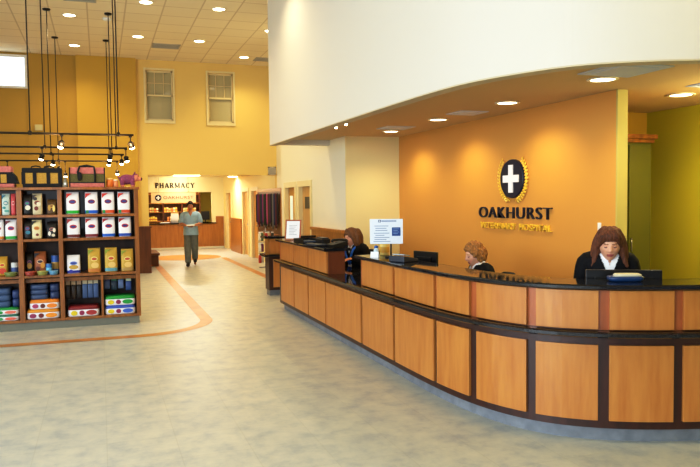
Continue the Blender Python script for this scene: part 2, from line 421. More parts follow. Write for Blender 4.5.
CL = [(-.42, 13.35, 'round ceiling light above the track rails, in the row nearest the left corner window'), (-.42, 15.87, 'round ceiling light near the mustard pier wall, farther one in its row'),
      (.8, 12.13, 'round ceiling light at the top picture edge beside the right track cables'), (.8, 14.67, 'round ceiling light in front of the wide grey ceiling vent'),
      (2.01, 12.2, 'round ceiling light, nearer one in front of the right sash window'), (2.01, 14.73, 'round ceiling light between the two sash windows'),
      (3.2, 13.45, 'round ceiling light half hidden by the white fascia edge'), (3.2, 16.08, 'round ceiling light closest to the right sash window')]
CL += [(.8, 9.6, 'round lobby ceiling light beyond the top of the view, above the shelves'), (2.01, 9.65, 'round lobby ceiling light beyond the top of the view, above the aisle'), (3.4, 2.2, 'round ceiling light added to warm the right fascia, beyond the top of the view'), (4.6, 2.2, 'round ceiling light added for warmth closest to the olive wall, beyond the top of the view')]  # last two are added out of view to warm the right fascia
for x, y, lab in CL:
    if proto is None: o = proto = can_light(ZC)
    else: o = dup(proto)
    o.location = (x, y, ZC); o['label'] = lab; o['group'] = 'recessed lights in the high ceiling'
    lamp('SPOT', (x, y, ZC-.03), 105 if y > 5 else 90, WARM, spot=R(140), size=.1, blend=.8)
SL = [(4.01, 9.42, 'round recessed light in the soffit, nearest the cream wall'), (4.0, 7.89, 'round recessed light in the low soffit, second from the cream wall'),
      (4.0, 6.32, 'round recessed light in the low soffit, above and left of the logo'), (4.0, 4.86, 'round recessed light in the low soffit, beside the large square diffuser'),
      (5.36, 5.38, 'round recessed light in the low soffit of the olive room')]
for x, y, lab in SL:
    o = dup(proto, (x, y, ZS-.004)); o['label'] = lab; o['group'] = 'recessed lights in the low soffit'
    lamp('SPOT', (x, y, ZS-.03), 60, (1, .80, .46), spot=R(145), size=.1, blend=.7)
def vent(name, label, loc, w, h, slats=8, m=M_GREY, rot=None, cat='vent'):
    t = thing(name, label, cat, loc); 
    if rot: t.rotation_euler = rot
    MB().box(-w/2, -w/2+.03, -h/2, h/2, -.012, 0).box(w/2-.03, w/2, -h/2, h/2, -.012, 0).box(-w/2, w/2, -h/2, -h/2+.03, -.012, 0).box(-w/2, w/2, h/2-.03, h/2, -.012, 0).build('frame', m, t)
    MB().box(-w/2+.03, w/2-.03, -h/2+.03, h/2-.03, -.004, -.001).build('backing', M_VENTDK, t)
    s = MB()
    for k in range(slats):
        y = -h/2+.03+(h-.06)*(k+.5)/slats
        s.box(-w/2+.03, w/2-.03, y-.012, y+.006, -.011, -.004)
    s.build('slats', m, t)
    return t
vent('ceiling_vent', 'grey slatted ceiling vent in front of the left sash window', (1.4, 15.4, ZC), .58, .44, 6)
vent('ceiling_vent', 'grey slatted ceiling vent beside the white fascia edge', (3.72, 16.2, ZC), .5, .4, 6)
vent('ceiling_vent', 'grey ceiling vent at the top edge of the view above the track rails', (-.22, 12.2, ZC), .5, .4, 6)
tag(MB().lathe([(.004, 0), (.08, 0), (.085, -.02), (.06, -.04), (.004, -.045)], (.21, 13.4, ZC)).build('smoke_detector', M_WHITE), 'small white round smoke detector on the high ceiling', 'smoke detector')
M_DIFF = mat('diffuser_grey', (196, 204, 222), .5)
def diffuser(label, loc, w):
    t = thing('air_diffuser', label, 'air diffuser', loc, group='square diffusers in the low soffit')
    prof = lambda a, z: [Vector((sx*a, sy*a, z)) for sx, sy in ((-1, -1), (1, -1), (1, 1), (-1, 1))]
    mb = MB()
    mb.rings([prof(w/2, 0), prof(w/2, -.008), prof(w/2-.03, -.012), prof(w/2-.07, -.005)], smooth=False, cap=False); mb.build('outer_frame', M_DIFF, t)
    mb = MB(); mb.rings([prof(w/2-.07, -.004), prof(w/2-.08, -.012), prof(.01, -.016)], smooth=False); mb.build('center_plate', M_DIFF, t)
    return t
diffuser('large pale square air diffuser in the soffit above the logo wall end', (3.88, 4.46, ZS-.004), .5)
diffuser('small pale air diffuser in the soffit between two recessed lights', (4.02, 7.2, ZS-.004), .36)
diffuser('pale air diffuser in the soffit nearest the cream wall', (3.88, 8.95, ZS-.004), .42)
diffuser('pale air diffuser in the soffit over the olive room', (5.2, 4.75, ZS-.004), .42)
p2 = None
for x, y, lab in ((2.876, 8.55, 'tiny bright spot lamp under the fascia edge, farther of the pair'), (2.87, 8.15, 'tiny bright spot lamp under the fascia edge, nearer of the pair')):
    t = thing('mini_spotlight', lab, 'spotlight', (x, y, ZS-.004), group='mini spot lamps under the fascia')
    MB().lathe([(.025, 0), (.03, -.05), (.024, -.06), (.022, -.04)], n=16).build('housing', M_TRIM, t)
    MB().ell((0, 0, -.06), (.021, .021, .018), n=12, m=8).build('bulb', M_LAMP2, t)
# corridor ceiling fixtures
for x, y, w, lab in ((2.45, 21.3, .75, 'long bright ceiling fixture in front of the pharmacy sign'), (4.0, 22.3, .26, 'small bright ceiling fixture at the corridor end')):
    t = thing('ceiling_fixture', lab, 'ceiling light', (x, y, 2.5), group='corridor ceiling fixtures')
    MB().box(-w/2-.03, w/2+.03, -.15, .15, -.065, 0).build('housing', M_TRIM, t, .005)
    MB().box(-w/2, w/2, -.12, .12, -.08, -.065).build('lens', M_LAMP, t, .004)
    
vent('wall_grille', 'small grey grille on the wall beside the corridor opening', (4.03, YW, 2.39), .2, .2, 6, rot=(R(-90), 0, 0))
tag(MB().box(-1.31, -1.15, YW-.1, YW-.04, 3.26, 3.39).build('wall_box', mat('wall_box_grey', (206, 192, 140), .5), None, .01), 'small pale box high on the mustard wall behind the track rails', 'wall box')
# light switch on the logo wall
sw = thing('light_switch', 'small white light switch plate on the orange logo wall', 'switch', (4.52, 5.52, 1.37))
MB().box(-.008, 0, -.024, .024, -.04, .04).build('plate', M_WHITE, sw, .003); MB().box(-.014, -.008, -.007, .007, -.014, .014).build('toggle', M_WHITE, sw)
# tall olive cabinet in the rear office
cb = thing('tall_cabinet', 'tall olive green cabinet with wooden crown beyond the orange wall', 'cabinet', (5.5, 6.42, 0))
MG = mat('olive_green_panel', (104, 104, 22), .6)
MB().box(-.35, .3, -.18, .24, .08, 2.25).build('body', MG, cb, .004)
MB().box(-.33, .28, -.15, .24, 0, .08).build('plinth', M_BLACK, cb)
MB().box(-.37, .32, -.21, .24, 2.25, 2.29).box(-.39, .34, -.24, .24, 2.29, 2.34).build('crown', M_SHELF, cb, .006)
for s in (-1, 1):
    d = MB().box(-.025+min(s*.008, s*.31), -.025+max(s*.008, s*.31), -.2, -.18, .12, 2.22).build('door', MG, cb, .004); MB().cyl((s*.04-.025, -.21, 1.05), (s*.04-.025, -.21, 1.2), .008).build('handle', M_STEEL, d)
# ================================================================ reception counter
SEAM = [(.16, .88), (.925, 1.59), (1.64, 2.345), (2.385, 3.57), (3.627, 4.43), (4.48, 5.236), (5.285, 5.72), (5.8, 6.223), (6.287, 6.673), (6.74, 7.142), (7.205, 7.617), (7.68, 8.09), (8.15, 8.56), (8.62, 9.03)]
SEND = 9.2
rc = thing('reception_counter', 'long S-curved reception counter with maple panels on dark mahogany and a grey toe kick', 'reception counter', (2.615, 6.5, 0))
def cpart(mb, name, m, parent=None, bevel=0.): return mb.build(name, m, parent or rc, bevel, local=False)
cpart(COUNTER.band(MB(), .02, SEND, -.2, 0, 0, .105), 'toe_kick', M_TOE)
cpart(COUNTER.band(MB(), 0, SEND, -.24, .06, .1, .7248), 'base_cabinet', M_MAHOG)
for i, (a, b) in enumerate(SEAM): cpart(COUNTER.band(MB(), a, b, .055, .082, .155, .668), 'base_panel', M_MAPLE, bevel=.004)
UP1 = (.0, 2.417); UP2 = (3.53, SEND)
cpart(COUNTER.band(MB(), UP1[0], UP1[1], -.15, .055, .7662, 1.0398), 'upper_wall', M_MAPLE2)
cpart(COUNTER.band(MB(), UP2[0], UP2[1], -.15, .055, .7662, 1.0398), 'upper_wall', M_MAPLE2)
for i, (a, b) in enumerate(SEAM):
    if i == 3: continue
    cpart(COUNTER.band(MB(), a, b if i != 2 else 2.41, .05, .08, .772, 1.035), 'upper_panel', M_MAPLE, bevel=.004)
cpart(COUNTER.band(MB(), 2.417, 2.43, -.15, .06, .766, 1.035), 'end_panel', wood('end_panel_wood', (126, 64, 34), (108, 52, 28)))
# stones: one continuous work surface, two raised tops
wt = tag(COUNTER.sweep(MB(), -.0, SEND, [(-.5, .726), (.135, .726), (.15, .735), (.15, .757), (.135, .765), (-.5, .765)]).build('granite_worktop', M_GRANITE), 'lower black granite work surface running the whole curved counter as a ledge', 'countertop')
tag(COUNTER.sweep(MB(), -.03, 2.45, [(-.22, 1.041), (.11, 1.041), (.122, 1.05), (.122, 1.068), (.11, 1.076), (-.22, 1.076)]).build('granite_countertop', M_GRANITE), 'raised black granite top of the short far section holding the framed notice', 'countertop')
tag(COUNTER.sweep(MB(), 3.5, SEND, [(-.24, 1.041), (.11, 1.041), (.122, 1.05), (.122, 1.068), (.11, 1.076), (-.24, 1.076)]).build('granite_countertop', M_GRANITE), 'raised black granite top of the long curved near section', 'countertop')

# second desk beyond the gap
sd = thing('side_counter', 'small dark-topped wooden side counter beyond the far end of the reception counter', 'counter', (3.35, 12.0, 0))
MB().box(-.6, .22, -.1, .15, 0, .1).build('toe_kick', M_TOE, sd)
MB().box(-.62, .22, -.15, .15, .1, .69).build('base_cabinet', M_MAHOG, sd)
for x0, x1 in ((-.55, -.2), (-.15, .2)): MB().box(x0, x1, -.17, -.145, .15, .64).build('base_panel', M_MAPLE, sd, .004)
MB().box(-.72, .22, -.24, .15, .69, .725).build('granite_ledge', M_GRANITE, sd, .008)
MB().box(-.62, .22, -.13, .15, .725, 1.0).build('upper_wall', M_WAIN, sd)
for x0, x1 in ((-.6, -.32), (-.31, -.03), (-.02, .2)): MB().box(x0, x1, -.15, -.125, .735, .99).build('upper_panel', M_MAPLE, sd, .004)
MB().box(-.7, .22, -.2, .16, 1.0, 1.035).build('granite_top', M_GRANITE, sd, .008)

# ------------------------------------------------ things on the counter
def on(s, o): return COUNTER.at(s, o, 1.0765)
# framed notice
p = on(.48, -.02)+Vector((0, 0, .004)); f = thing('framed_notice', 'white notice in a tilted wooden frame standing on the far end of the counter', 'picture frame', p, R(-32))
T = Matrix.Rotation(R(-12), 4, 'X')
w, h = .24, .30
MB().box(-w/2, w/2, 0, .015, 0, .02, M=T).box(-w/2, w/2, 0, .015, h-.02, h, M=T).box(-w/2, -w/2+.02, 0, .015, .02, h-.02, M=T).box(w/2-.02, w/2, 0, .015, .02, h-.02, M=T).build('frame', M_MAPLE2, f, .002)
MB().box(-w/2+.02, w/2-.02, .006, .01, .02, h-.02, M=T).build('paper', M_PAPER, f)
ln = MB()
for k in range(7): ln.box(-.06, .06-.02*(k % 3), .003, .0058, .21-.022*k, .216-.022*k, M=T)
ln.build('text_lines', mat('faint_grey_ink', (176, 178, 186), .8), f)
MB().cyl((0, .13, .004), (0, .062, .22), .008).build('easel_back', M_MAPLE2, f)
# black tray, card terminal, clipboard, telephone on the far section
p = on(1.18, -.03); t = thing('document_tray', 'black document tray with a blue-grey sheen beside the framed notice', 'tray', p, R(8))
MB().box(-.12, .12, -.16, .16, 0, .012).build('base', M_BLACK, t)
for a in ((-.12, -.112, -.16, .16), (.112, .12, -.16, .16), (-.12, .12, .152, .16)): MB().box(*a, .012, .06).build('side_wall', M_BLACK, t)
MB().box(-.105, .105, -.15, .14, .012, .03).build('papers', mat('blue_grey_sheen', (62, 78, 104), .5), t)  # the tray's blue-grey sheen, put into the colour of these sheets
p = COUNTER.at(1.5, -.14, 1.0765); t = thing('desk_printer', 'low black office machine behind the document tray', 'printer', p, R(0))
MB().box(-.03, .08, -.16, .16, 0, .07).build('body', M_BLACK, t, .01); MB().box(-.02, .07, -.13, .13, .07, .085).build('lid', mat('dark_plastic_sheen', (40, 40, 46), .3), t, .005)
p = on(1.86, .04); t = thing('clipboard', 'black clipboard with dark cover near the open gap of the counter', 'clipboard', p, R(14))
MB().box(-.1, .1, -.17, .17, 0, .012).build('board', M_BLACK, t, .003); MB().box(-.09, .09, -.16, .13, .012, .024).build('cover', mat('slate_blue_cover', (44, 54, 72), .4), t); MB().box(-.04, .04, .125, .165, .012, .03).build('clip', M_STEEL, t, .004)
def phone(label, p, rz):
    t = thing('desk_phone', label, 'telephone', p, rz)
    MB().prism([(-.1, 0), (.1, 0), (.1, .03), (-.1, .075)], -.11, .11, M=Matrix(((0, 0, 1, 0), (1, 0, 0, 0), (0, 1, 0, 0), (0, 0, 0, 1)))).build('body', M_BLACK, t, .006)
    MB().tube([(-.075, -.1, .062), (-.075, -.09, .085), (-.075, 0, .092), (-.075, .09, .085), (-.075, .1, .062)], [.022, .018, .014, .018, .022], 10).build('handset', M_BLACK, t)
    k = MB()
    for i in range(3):
        for j in range(4): k.box(0+.025*i, .018+.025*i, -.06+.02*j, -.046+.02*j, .035, .06-.008*i)
    k.build('keypad', mat('phone_keys', (70, 72, 78), .5), t)
    return t
phone('black desk telephone on the far section in front of the woman with the lanyard', COUNTER.at(2.14, -.15, 1.0765), R(95))
# sanitizer bottle, card, yellow box, easel sign on the near section's left end
p = on(3.78, -.02); t = thing('sanitizer_bottle', 'small clear bottle with blue cap at the left end of the long counter', 'bottle', p)
MB().lathe([(.024, 0), (.027, .006), (.027, .07), (.02, .082), (.011, .09)], n=18).build('body', mat('clear_plastic', (196, 214, 224), .15), t)
MB().lathe([(.013, .088), (.02, .09), (.02, .108), (.008, .112)], n=18).build('cap', M_BLUE, t)
p = on(3.9, .05); t = thing('small_card', 'small folded white card standing in front of the sanitizer bottle', 'card', p, R(-40))
MB().box(-.042, .042, -.001, .001, 0, .06, M=Matrix.Rotation(R(-15), 4, 'X')).box(-.042, .042, -.001, .001, 0, .06, M=Matrix.Translation((0, .032, 0)) @ Matrix.Rotation(R(15), 4, 'X')).build('leaf', M_PAPER, t)
p = on(3.66, -.16); t = thing('treat_canister', 'pale yellow canister behind the sanitizer bottle under the easel sign', 'canister', p)
MB().lathe([(.045, 0), (.05, .01), (.05, .11), (.044, .125)], n=22).build('body', mat('pale_yellow', (226, 200, 120), .4), t)
MB().lathe([(.05, .122), (.053, .126), (.053, .145), (.02, .152), (.004, .153)], n=22).build('lid', mat('pale_yellow_lid', (236, 216, 150), .4), t)
MB().lathe([(.051, .03), (.0515, .032), (.0515, .085), (.051, .088)], n=22).build('label_band', mat('yellow_band', (206, 160, 60), .5), t)
p = on(3.93, -.12); e = thing('counter_sign', 'white information sign with blue square on a small counter stand', 'sign', p, R(-21))
MB().box(-.06, .06, -.05, .05, 0, .012).build('base', M_BLACK, e, .004); MB().cyl((0, .01, .01), (0, .012, .2), .008).build('pole', M_BLACK, e)
BX = -.045
MB().box(BX-.165, BX+.165, -.006, .006, .135, .385).build('board', mat('sign_board_white', (226, 234, 246), .4), e, .002)
MB().box(BX-.08, BX-.055, -.008, -.006, .352, .376).build('emblem', mat('sign_navy', (40, 56, 110), .5), e)
MB().box(BX-.0705, BX-.0645, -.0095, -.008, .356, .372).box(BX-.0755, BX-.0595, -.0093, -.008, .361, .367).build('cross', M_PAPER, e)
g = MB()
for k, (a, b, z) in enumerate([(-.05, .1, .364), (-.12, .02, .315), (-.11, .0, .292), (-.11, .01, .27), (-.125, .03, .243), (-.11, -.02, .222), (-.12, .03, .2), (-.12, .0, .18), (-.13, .04, .16)]): g.box(BX+a, BX+b, -.0075, -.006, z-(.006 if k == 0 else .003), z+(.006 if k == 0 else .003))
g.build('text_lines', mat('sign_ink', (126, 140, 176), .6), e)
MB().box(BX+.055, BX+.14, -.008, -.006, .215, .3).build('blue_square', mat('sign_blue', (34, 74, 140), .5), e)
g = MB()
for k in range(4): g.box(BX+.068, BX+.127-.012*(k % 2), -.009, -.008, .283-.016*k, .287-.016*k)
g.build('square_text', mat('sign_pale', (150, 176, 214), .5), e)
# card machine and low monitor left of the middle woman
p = on(4.42, -.04); t = thing('card_terminal', 'dark blue-grey payment terminal on the long counter under the easel sign', 'payment terminal', p, R(-62))
MB().prism([(-.11, 0), (.11, 0), (.11, .025), (-.11, .06)], -.09, .09, M=Matrix(((0, 0, 1, 0), (1, 0, 0, 0), (0, 1, 0, 0), (0, 0, 0, 1)))).build('body', mat('terminal_dark', (34, 40, 54), .35), t, .008)
MB().box(-.07, .07, -.09, -.01, .052, .062, M=Matrix.Rotation(R(-9), 4, 'X')).build('screen', mat('terminal_screen', (150, 160, 168), .3), t)
def monitor(label, p, rz, w=.5, h=.3, lift=.1):
    """Seen from behind: the back of the screen faces local -Y."""
    t = thing('computer_monitor', label, 'monitor', p, rz)
    MB().box(-.1, .1, -.08, .08, 0, .015).build('base', M_BLACK, t, .005)
    MB().box(-.025, .025, -.03, -.01, .01, lift+h*.5).build('neck', M_BLACK, t)
    MB().box(-w/2, w/2, -.01, .02, lift, lift+h).box(-w/2+.06, w/2-.06, -.03, -.01, lift+.04, lift+h-.05).build('case', mat('monitor_black', (17, 15, 14), .3), t, .006)
    MB().box(-w/2+.015, w/2-.015, .02, .022, lift+.015, lift+h-.015).build('screen', mat('lit_screen', (176, 196, 226), .2, emit=.5), t)
    return t
monitor('small black computer monitor left of the curly haired woman', COUNTER.at(4.22, -.36, .7655), R(-72), .32, .22, .16)
monitor('wide black computer monitor in front of the woman with long auburn hair', COUNTER.at(6.93, -.31, .7655), R(-30), .52, .28, .09)
p = COUNTER.at(6.885, -.13, 1.0765); t = thing('blue_tray', 'low blue plastic tray with pale cream top on the counter before the wide monitor', 'tray', p, R(-22))
mb = MB(); mb.rings([[Vector((a*math.copysign(abs(math.cos(q))**.5, math.cos(q)), b*math.copysign(abs(math.sin(q))**.5, math.sin(q)), z)) for q in [2*PI*k/32 for k in range(32)]] for a, b, z in ((.1, .05, 0), (.115, .062, .01), (.118, .065, .03), (.108, .056, .036))]); mb.build('tray_body', mat('tray_blue', (28, 62, 110), .3), t)
mb = MB(); mb.rings([[Vector((.015+a*math.copysign(abs(math.cos(q))**.5, math.cos(q)), b*math.copysign(abs(math.sin(q))**.5, math.sin(q)), z)) for q in [2*PI*k/32 for k in range(32)]] for a, b, z in ((.09, .048, .03), (.092, .05, .045), (.08, .044, .052))]); mb.build('cream_top', mat('tray_cream', (206, 200, 176), .5), t)

# ------------------------------------------------ logo on the orange wall (faces -X)
XO = 4.52
sg = thing('wall_emblem', 'round navy emblem with white cross in a gold laurel wreath on the orange wall', 'emblem', (XO, 7.005, 1.878))
def disc(rx, rz, d, n=48): return [Vector((-d, -rx*math.cos(2*PI*k/n), rz*math.sin(2*PI*k/n))) for k in range(n)]
MB().rings([disc(.24, .224, 0), disc(.24, .224, .03), disc(.232, .216, .036)], smooth=False).build('disc', M_NAVY, sg)
ca, cw = .16, .042
MB().prism([(-cw, -ca), (cw, -ca), (cw, -cw), (ca, -cw), (ca, cw), (cw, cw), (cw, ca), (-cw, ca), (-cw, cw), (-ca, cw), (-ca, -cw), (-cw, -cw)], .036, .05, M=FACE_X.to_4x4()).build('cross', M_PAPER, sg)
for side in (-1, 1):
    br = MB()
    pts = [Vector((-.015, side*.275*math.sin(R(a)), .01-.268*math.cos(R(a)))) for a in range(12, 140, 8)]
    br.tube(pts, .009, 6)
    for i, q in enumerate(pts[1:]):
        tan = (pts[i+1]-pts[i]).normalized(); out = Vector((0, q.y, q.z)).normalized()
        for w in (1, -.55):
            d = (tan*.8+out*w).normalized(); n = d.cross(Vector((1, 0, 0)))
            L = .066 if w > 0 else .04
            br.add([q, q+d*L*.5+n*.016+Vector((-.012, 0, 0)), q+d*L, q+d*L*.5-n*.016+Vector((-.012, 0, 0)), q+d*L*.5+Vector((-.02, 0, 0))], [(0, 1, 4), (1, 2, 4), (2, 3, 4), (3, 0, 4), (0, 3, 2, 1)])
    br.build('laurel_branch', M_GOLD, sg)
t = text_obj('logo_sign', 'OAKHURST', 1.5, .13, .026, M_NAVY, (XO-.002, 7.01, 1.485), FACE_X, spacing=1.12, thin=.014)
tag(t, 'dark navy raised letters reading OAKHURST on the orange wall', 'lettering')
t = thing('subtitle_sign', '', 'lettering', (XO, 7.01, 1.325))
text_obj('word', 'VETERINARY', .785, .072, .022, M_GOLD, (XO-.002, 7.335, 1.325), FACE_X, t, 1.1); text_obj('word', 'HOSPITAL', .6, .072, .022, M_GOLD, (XO-.002, 6.565, 1.325), FACE_X, t, 1.1)
tag(t, 'small gold raised letters reading VETERINARY HOSPITAL under the larger name', 'lettering')
# ================================================================ shop shelving
YF = 9.95; SD = .42           # front plane and depth
sh = thing('display_shelving', 'brown wooden shelving unit full of pet food with a grey plinth', 'shelving unit', (-.7, YF, 0))
XL = -1.97; XR = .49
def sp(mb, name, m, bevel=.003): return mb.build(name, m, sh, bevel, local=False)
sp(MB().box(XL, XR-.02, YF+.03, YF+SD, 0, .1), 'plinth', mat('plinth_grey', (124, 124, 112), .6))
POST = [(XL, XL+.06), (-1.02, -.955), (-.53, -.475), (.435, .49)]
for a, b in POST: sp(MB().box(a, b, YF, YF+SD, .1, 1.83), 'upright', M_SHELF)
sp(MB().box(XL-.01, XR+.015, YF-.015, YF+SD, 1.83, 1.865), 'top_board', M_SHELF)
ROWZ = [.135, .715, 1.19, 1.505]          # tops of the boards things stand on
for a, b in zip([p[1] for p in POST], [p[0] for p in POST[1:]]):
    for z in ROWZ: sp(MB().box(a, b, YF+.005, YF+SD-.02, z-.035, z), 'shelf_board', M_SHELF)
sp(MB().box(-.02, .012, YF+.005, YF+SD-.02, .135, .68), 'divider', M_SHELF)
sp(MB().box(XL, XR, YF+SD-.02, YF+SD, .1, 1.83), 'back_panel', M_SHELFDK)
# lower rail under the third shelf
for a, b in zip([p[1] for p in POST], [p[0] for p in POST[1:]]): sp(MB().box(a, b, YF+.1, YF+.12, .61, .66), 'rail', M_SHELF)

def sq(a, b, z, n=24, e=.45, cx=0, cy=0):
    return [Vector((cx+a*math.copysign(abs(math.cos(2*PI*k/n))**e, math.cos(2*PI*k/n)), cy+b*math.copysign(abs(math.sin(2*PI*k/n))**e, math.sin(2*PI*k/n)), z)) for k in range(n)]
def bag_rings(w, d, h, f0=0., f1=1., g=1.):
    prof = [(0, .92, .86), (.02, .98, .96), (.12, 1, 1), (.5, 1, 1), (.75, .99, .82), (.88, .97, .5), (.95, .96, .22), (1, .96, .06)]
    def at(t):
        for (t0, a0, b0), (t1, a1, b1) in zip(prof, prof[1:]):
            if t <= t1: q = (t-t0)/(t1-t0); return a0+(a1-a0)*q, b0+(b1-b0)*q
        return prof[-1][1:]
    ts = sorted({f0, f1}|{p[0] for p in prof if f0 < p[0] < f1})
    return [sq(w/2*at(t)[0]*g, d/2*at(t)[1]*g, h*t) for t in ts]
M_BAG = mat('bag_white', (236, 234, 236), .4)
def col(rgb, name=None): return mat(name or 'print_%d_%d_%d' % rgb, rgb, .4)
def bag(label, x, z, w, h, d=.12, body=M_BAG, base=None, emblem=((150, 40, 60), (70, 70, 140)), corner=(204, 60, 44), group='pet food bags', y=None, base2=None, motif=None, cat='pet food bag', name='pet_food_bag', rz=0.):
    """Upright soft bag: pillow body with crimped top; printed base band, oval emblem and corner flash are parts."""
    y = YF+.03+d/2 if y is None else y
    t = MB().rings(bag_rings(w, d, h)).build(name, body); t.location = (x, y, z+.0015); t.rotation_euler = (0, 0, rz); tag(t, label, cat, group)
    if base:
        MB().rings(bag_rings(w, d, h, .03, .17, 1.012), cap=False).build('color_band', col(base), t)
        if base2: MB().box(-w*.45, -w*.22, -d/2*1.03-.001, -d/2*.9, h*.03, h*.17).build('band_end', col(base2), t)
    yf = lambda f: -d/2*(1 if f < .5 else 1-.72*(f-.5))-.004
    if emblem:
        q = lambda a, b, dy: [Vector((a*math.cos(2*PI*k/20), yf(.58)-dy, h*.56+b*math.sin(2*PI*k/20))) for k in range(20)]
        MB().rings([q(w*.27, h*.1, -.012), q(w*.27, h*.1, 0)], smooth=False).build('emblem', col(emblem[0]), t)
        MB().rings([q(w*.2, h*.055, .0), q(w*.2, h*.055, .002)], smooth=False).build('emblem_center', col(emblem[1]), t)
    if corner:
        MB().prism([(-w*.46, h*.93), (w*.0, h*.93), (-w*.3, h*.82), (-w*.46, h*.7)], 0, .004, M=Matrix(((1, 0, 0, 0), (0, 0, -1, -d*.34), (0, 1, 0, 0), (0, 0, 0, 1))) ).build('corner_flash', col(corner), t)
    if motif:
        for (fx, fz, rx, rz_, c) in motif:
            MB().rings([[Vector((w*fx+w*rx*math.cos(2*PI*k/14), yf(fz)+dy, h*fz+h*rz_*math.sin(2*PI*k/14))) for k in range(14)] for dy in (.015, -.002)], smooth=False).build('print', col(c), t)
    return t
# right bay, rows one and two
rb = [(-.345, (40, 170, 50), None, 'green'), (-.11, (30, 100, 200), (40, 130, 80), 'blue'), (.1, (214, 92, 40), (40, 140, 70), 'orange'), (.305, (206, 84, 44), (40, 140, 90), 'rust')]
for i, (x, b, b2, nm) in enumerate(rb):
    bag('white pet food bag with a %s base on the top shelf of the right bay' % nm, x, ROWZ[3], .165, .295, base=b, base2=b2, group='white bags on the top shelf')
rb = [(-.345, (110, 40, 36), (124, 44, 40), 'maroon', 'first from the left'), (-.115, (128, 44, 50), (110, 36, 40), 'maroon', 'second from the left'), (.1, (40, 104, 196), None, 'blue', 'third from the left'), (.31, (44, 84, 176), None, 'blue', 'last on the right')]
for i, (x, b, b2, nm, pos) in enumerate(rb):
    bag('white food bag with %s base, %s on the right bay second shelf' % (nm, pos), x, ROWZ[2], .165, .268, base=b, emblem=((196, 50, 60), (60, 60, 130)), corner=(176, 60, 60), group='white bags on the second shelf')
# row three
bag('small white pouch with blue print beside the gold bags', -.355, ROWZ[1], .17, .245, base=(40, 50, 150), emblem=((120, 140, 200), (60, 80, 160)), corner=None, motif=[(.0, .35, .34, .12, (196, 160, 70)), (-.2, .12, .16, .1, (60, 60, 160))], group='pouches on the third shelf')
for i, x in enumerate((-.095, .12, .33)):
    bag(['gold pet food bag next to the white pouch', 'gold pet food bag between two other gold bags', 'gold pet food bag against the right upright'][i], x, ROWZ[1], .165, .33 if i < 2 else .305, body=col((196, 160, 62), 'bag_gold'), base=[(196, 130, 60), (110, 160, 170), (180, 150, 90)][i], emblem=((226, 206, 130), (190, 90, 60)), corner=(150, 160, 60), motif=[(.05, .3, .3, .12, (222, 190, 120))], group='gold bags on the third shelf')
# middle bay
dk = col((26, 22, 22), 'bag_black')
cow = [(-.2, .75, .2, .08, (60, 50, 46)), (.15, .5, .22, .1, (226, 214, 186)), (-.1, .3, .2, .1, (120, 50, 40))]
bag('black pet food bag with colourful print on the top shelf of the middle bay', -.893, ROWZ[3], .11, .27, body=dk, emblem=((120, 60, 140), (60, 150, 120)), corner=None, motif=[(.05, .35, .3, .12, (226, 220, 200))], group='bags in the middle bay')
bag('cream pet food bag with dark patches on the top shelf of the middle bay', -.774, ROWZ[3], .124, .28, body=col((206, 192, 156), 'bag_cream'), emblem=((150, 60, 50), (100, 80, 60)), corner=(60, 46, 40), motif=cow, group='bags in the middle bay')
bag('tan and dark bag against the upright on the top shelf of the middle bay', -.6, ROWZ[3], .12, .2, body=col((96, 66, 30), 'bag_brown'), emblem=((206, 170, 90), (120, 70, 30)), corner=None, motif=[(-.25, .45, .14, .2, (190, 150, 60)), (.2, .4, .14, .22, (226, 200, 120))], group='bags in the middle bay')
bag('black food bag with purple and blue print on the middle bay second shelf', -.9, ROWZ[2], .1, .25, body=dk, emblem=((150, 60, 110), (60, 110, 150)), corner=None, motif=[(.05, .35, .3, .1, (60, 130, 150))], group='bags in the middle bay')
bag('cream cat food bag with a rounded look on the second shelf of the middle bay', -.79, ROWZ[2], .125, .25, body=col((222, 210, 166), 'bag_cream2'), emblem=((210, 150, 70), (180, 110, 50)), corner=(40, 34, 34), motif=[(.05, .22, .14, .07, (120, 50, 40))], group='bags in the middle bay')
bag('black and white spotted bag on the second shelf of the middle bay', -.605, ROWZ[2], .13, .22, body=dk, emblem=((180, 120, 110), (80, 60, 60)), corner=None, motif=[(-.25, .3, .14, .14, (226, 216, 200)), (.2, .5, .14, .14, (230, 214, 190)), (.1, .2, .18, .09, (210, 196, 170))], group='bags in the middle bay')
bag('black bag with yellow print on the third shelf of the middle bay', -.9, ROWZ[1], .1, .29, y=YF+.2, body=dk, emblem=((170, 90, 130), (90, 60, 90)), corner=None, motif=[(.0, .4, .3, .14, (200, 160, 60))], group='bags in the middle bay')
bag('orange brown pet food bag with dark top on the third shelf of the middle bay', -.77, ROWZ[1], .15, .3, y=YF+.2, body=col((176, 102, 54), 'bag_rust'), emblem=((226, 190, 150), (60, 40, 60)), corner=(40, 34, 40), motif=[(.2, .4, .18, .14, (220, 160, 60)), (-.2, .25, .18, .1, (120, 56, 40))], group='bags in the middle bay')
def tin(label, x, y, z, r, h, c, c2):
    t = thing('food_can', label, 'can', (x, y, z+.0015), group='cans on the third shelf')
    MB().lathe([(r*.96, 0), (r, .004), (r, h-.004), (r*.96, h)], n=20).build('can_body', col(c), t)
    MB().lathe([(r*1.01, h*.25), (r*1.015, h*.26), (r*1.015, h*.62), (r*1.01, h*.63)], n=20).build('label_band', col(c2), t)
    MB().lathe([(r*.9, h), (r*.98, h+.003), (r*.9, h+.006), (.004, h+.004)], n=20).build('can_lid', M_STEEL, t)
    return t
tin('short blue can in front on the third shelf of the middle bay', -.66, YF+.1, ROWZ[1], .04, .14, (50, 120, 180), (120, 190, 220))
tin('tall blue and gold can beside the right upright of the middle bay', -.588, YF+.21, ROWZ[1], .05, .24, (56, 100, 170), (206, 170, 90))
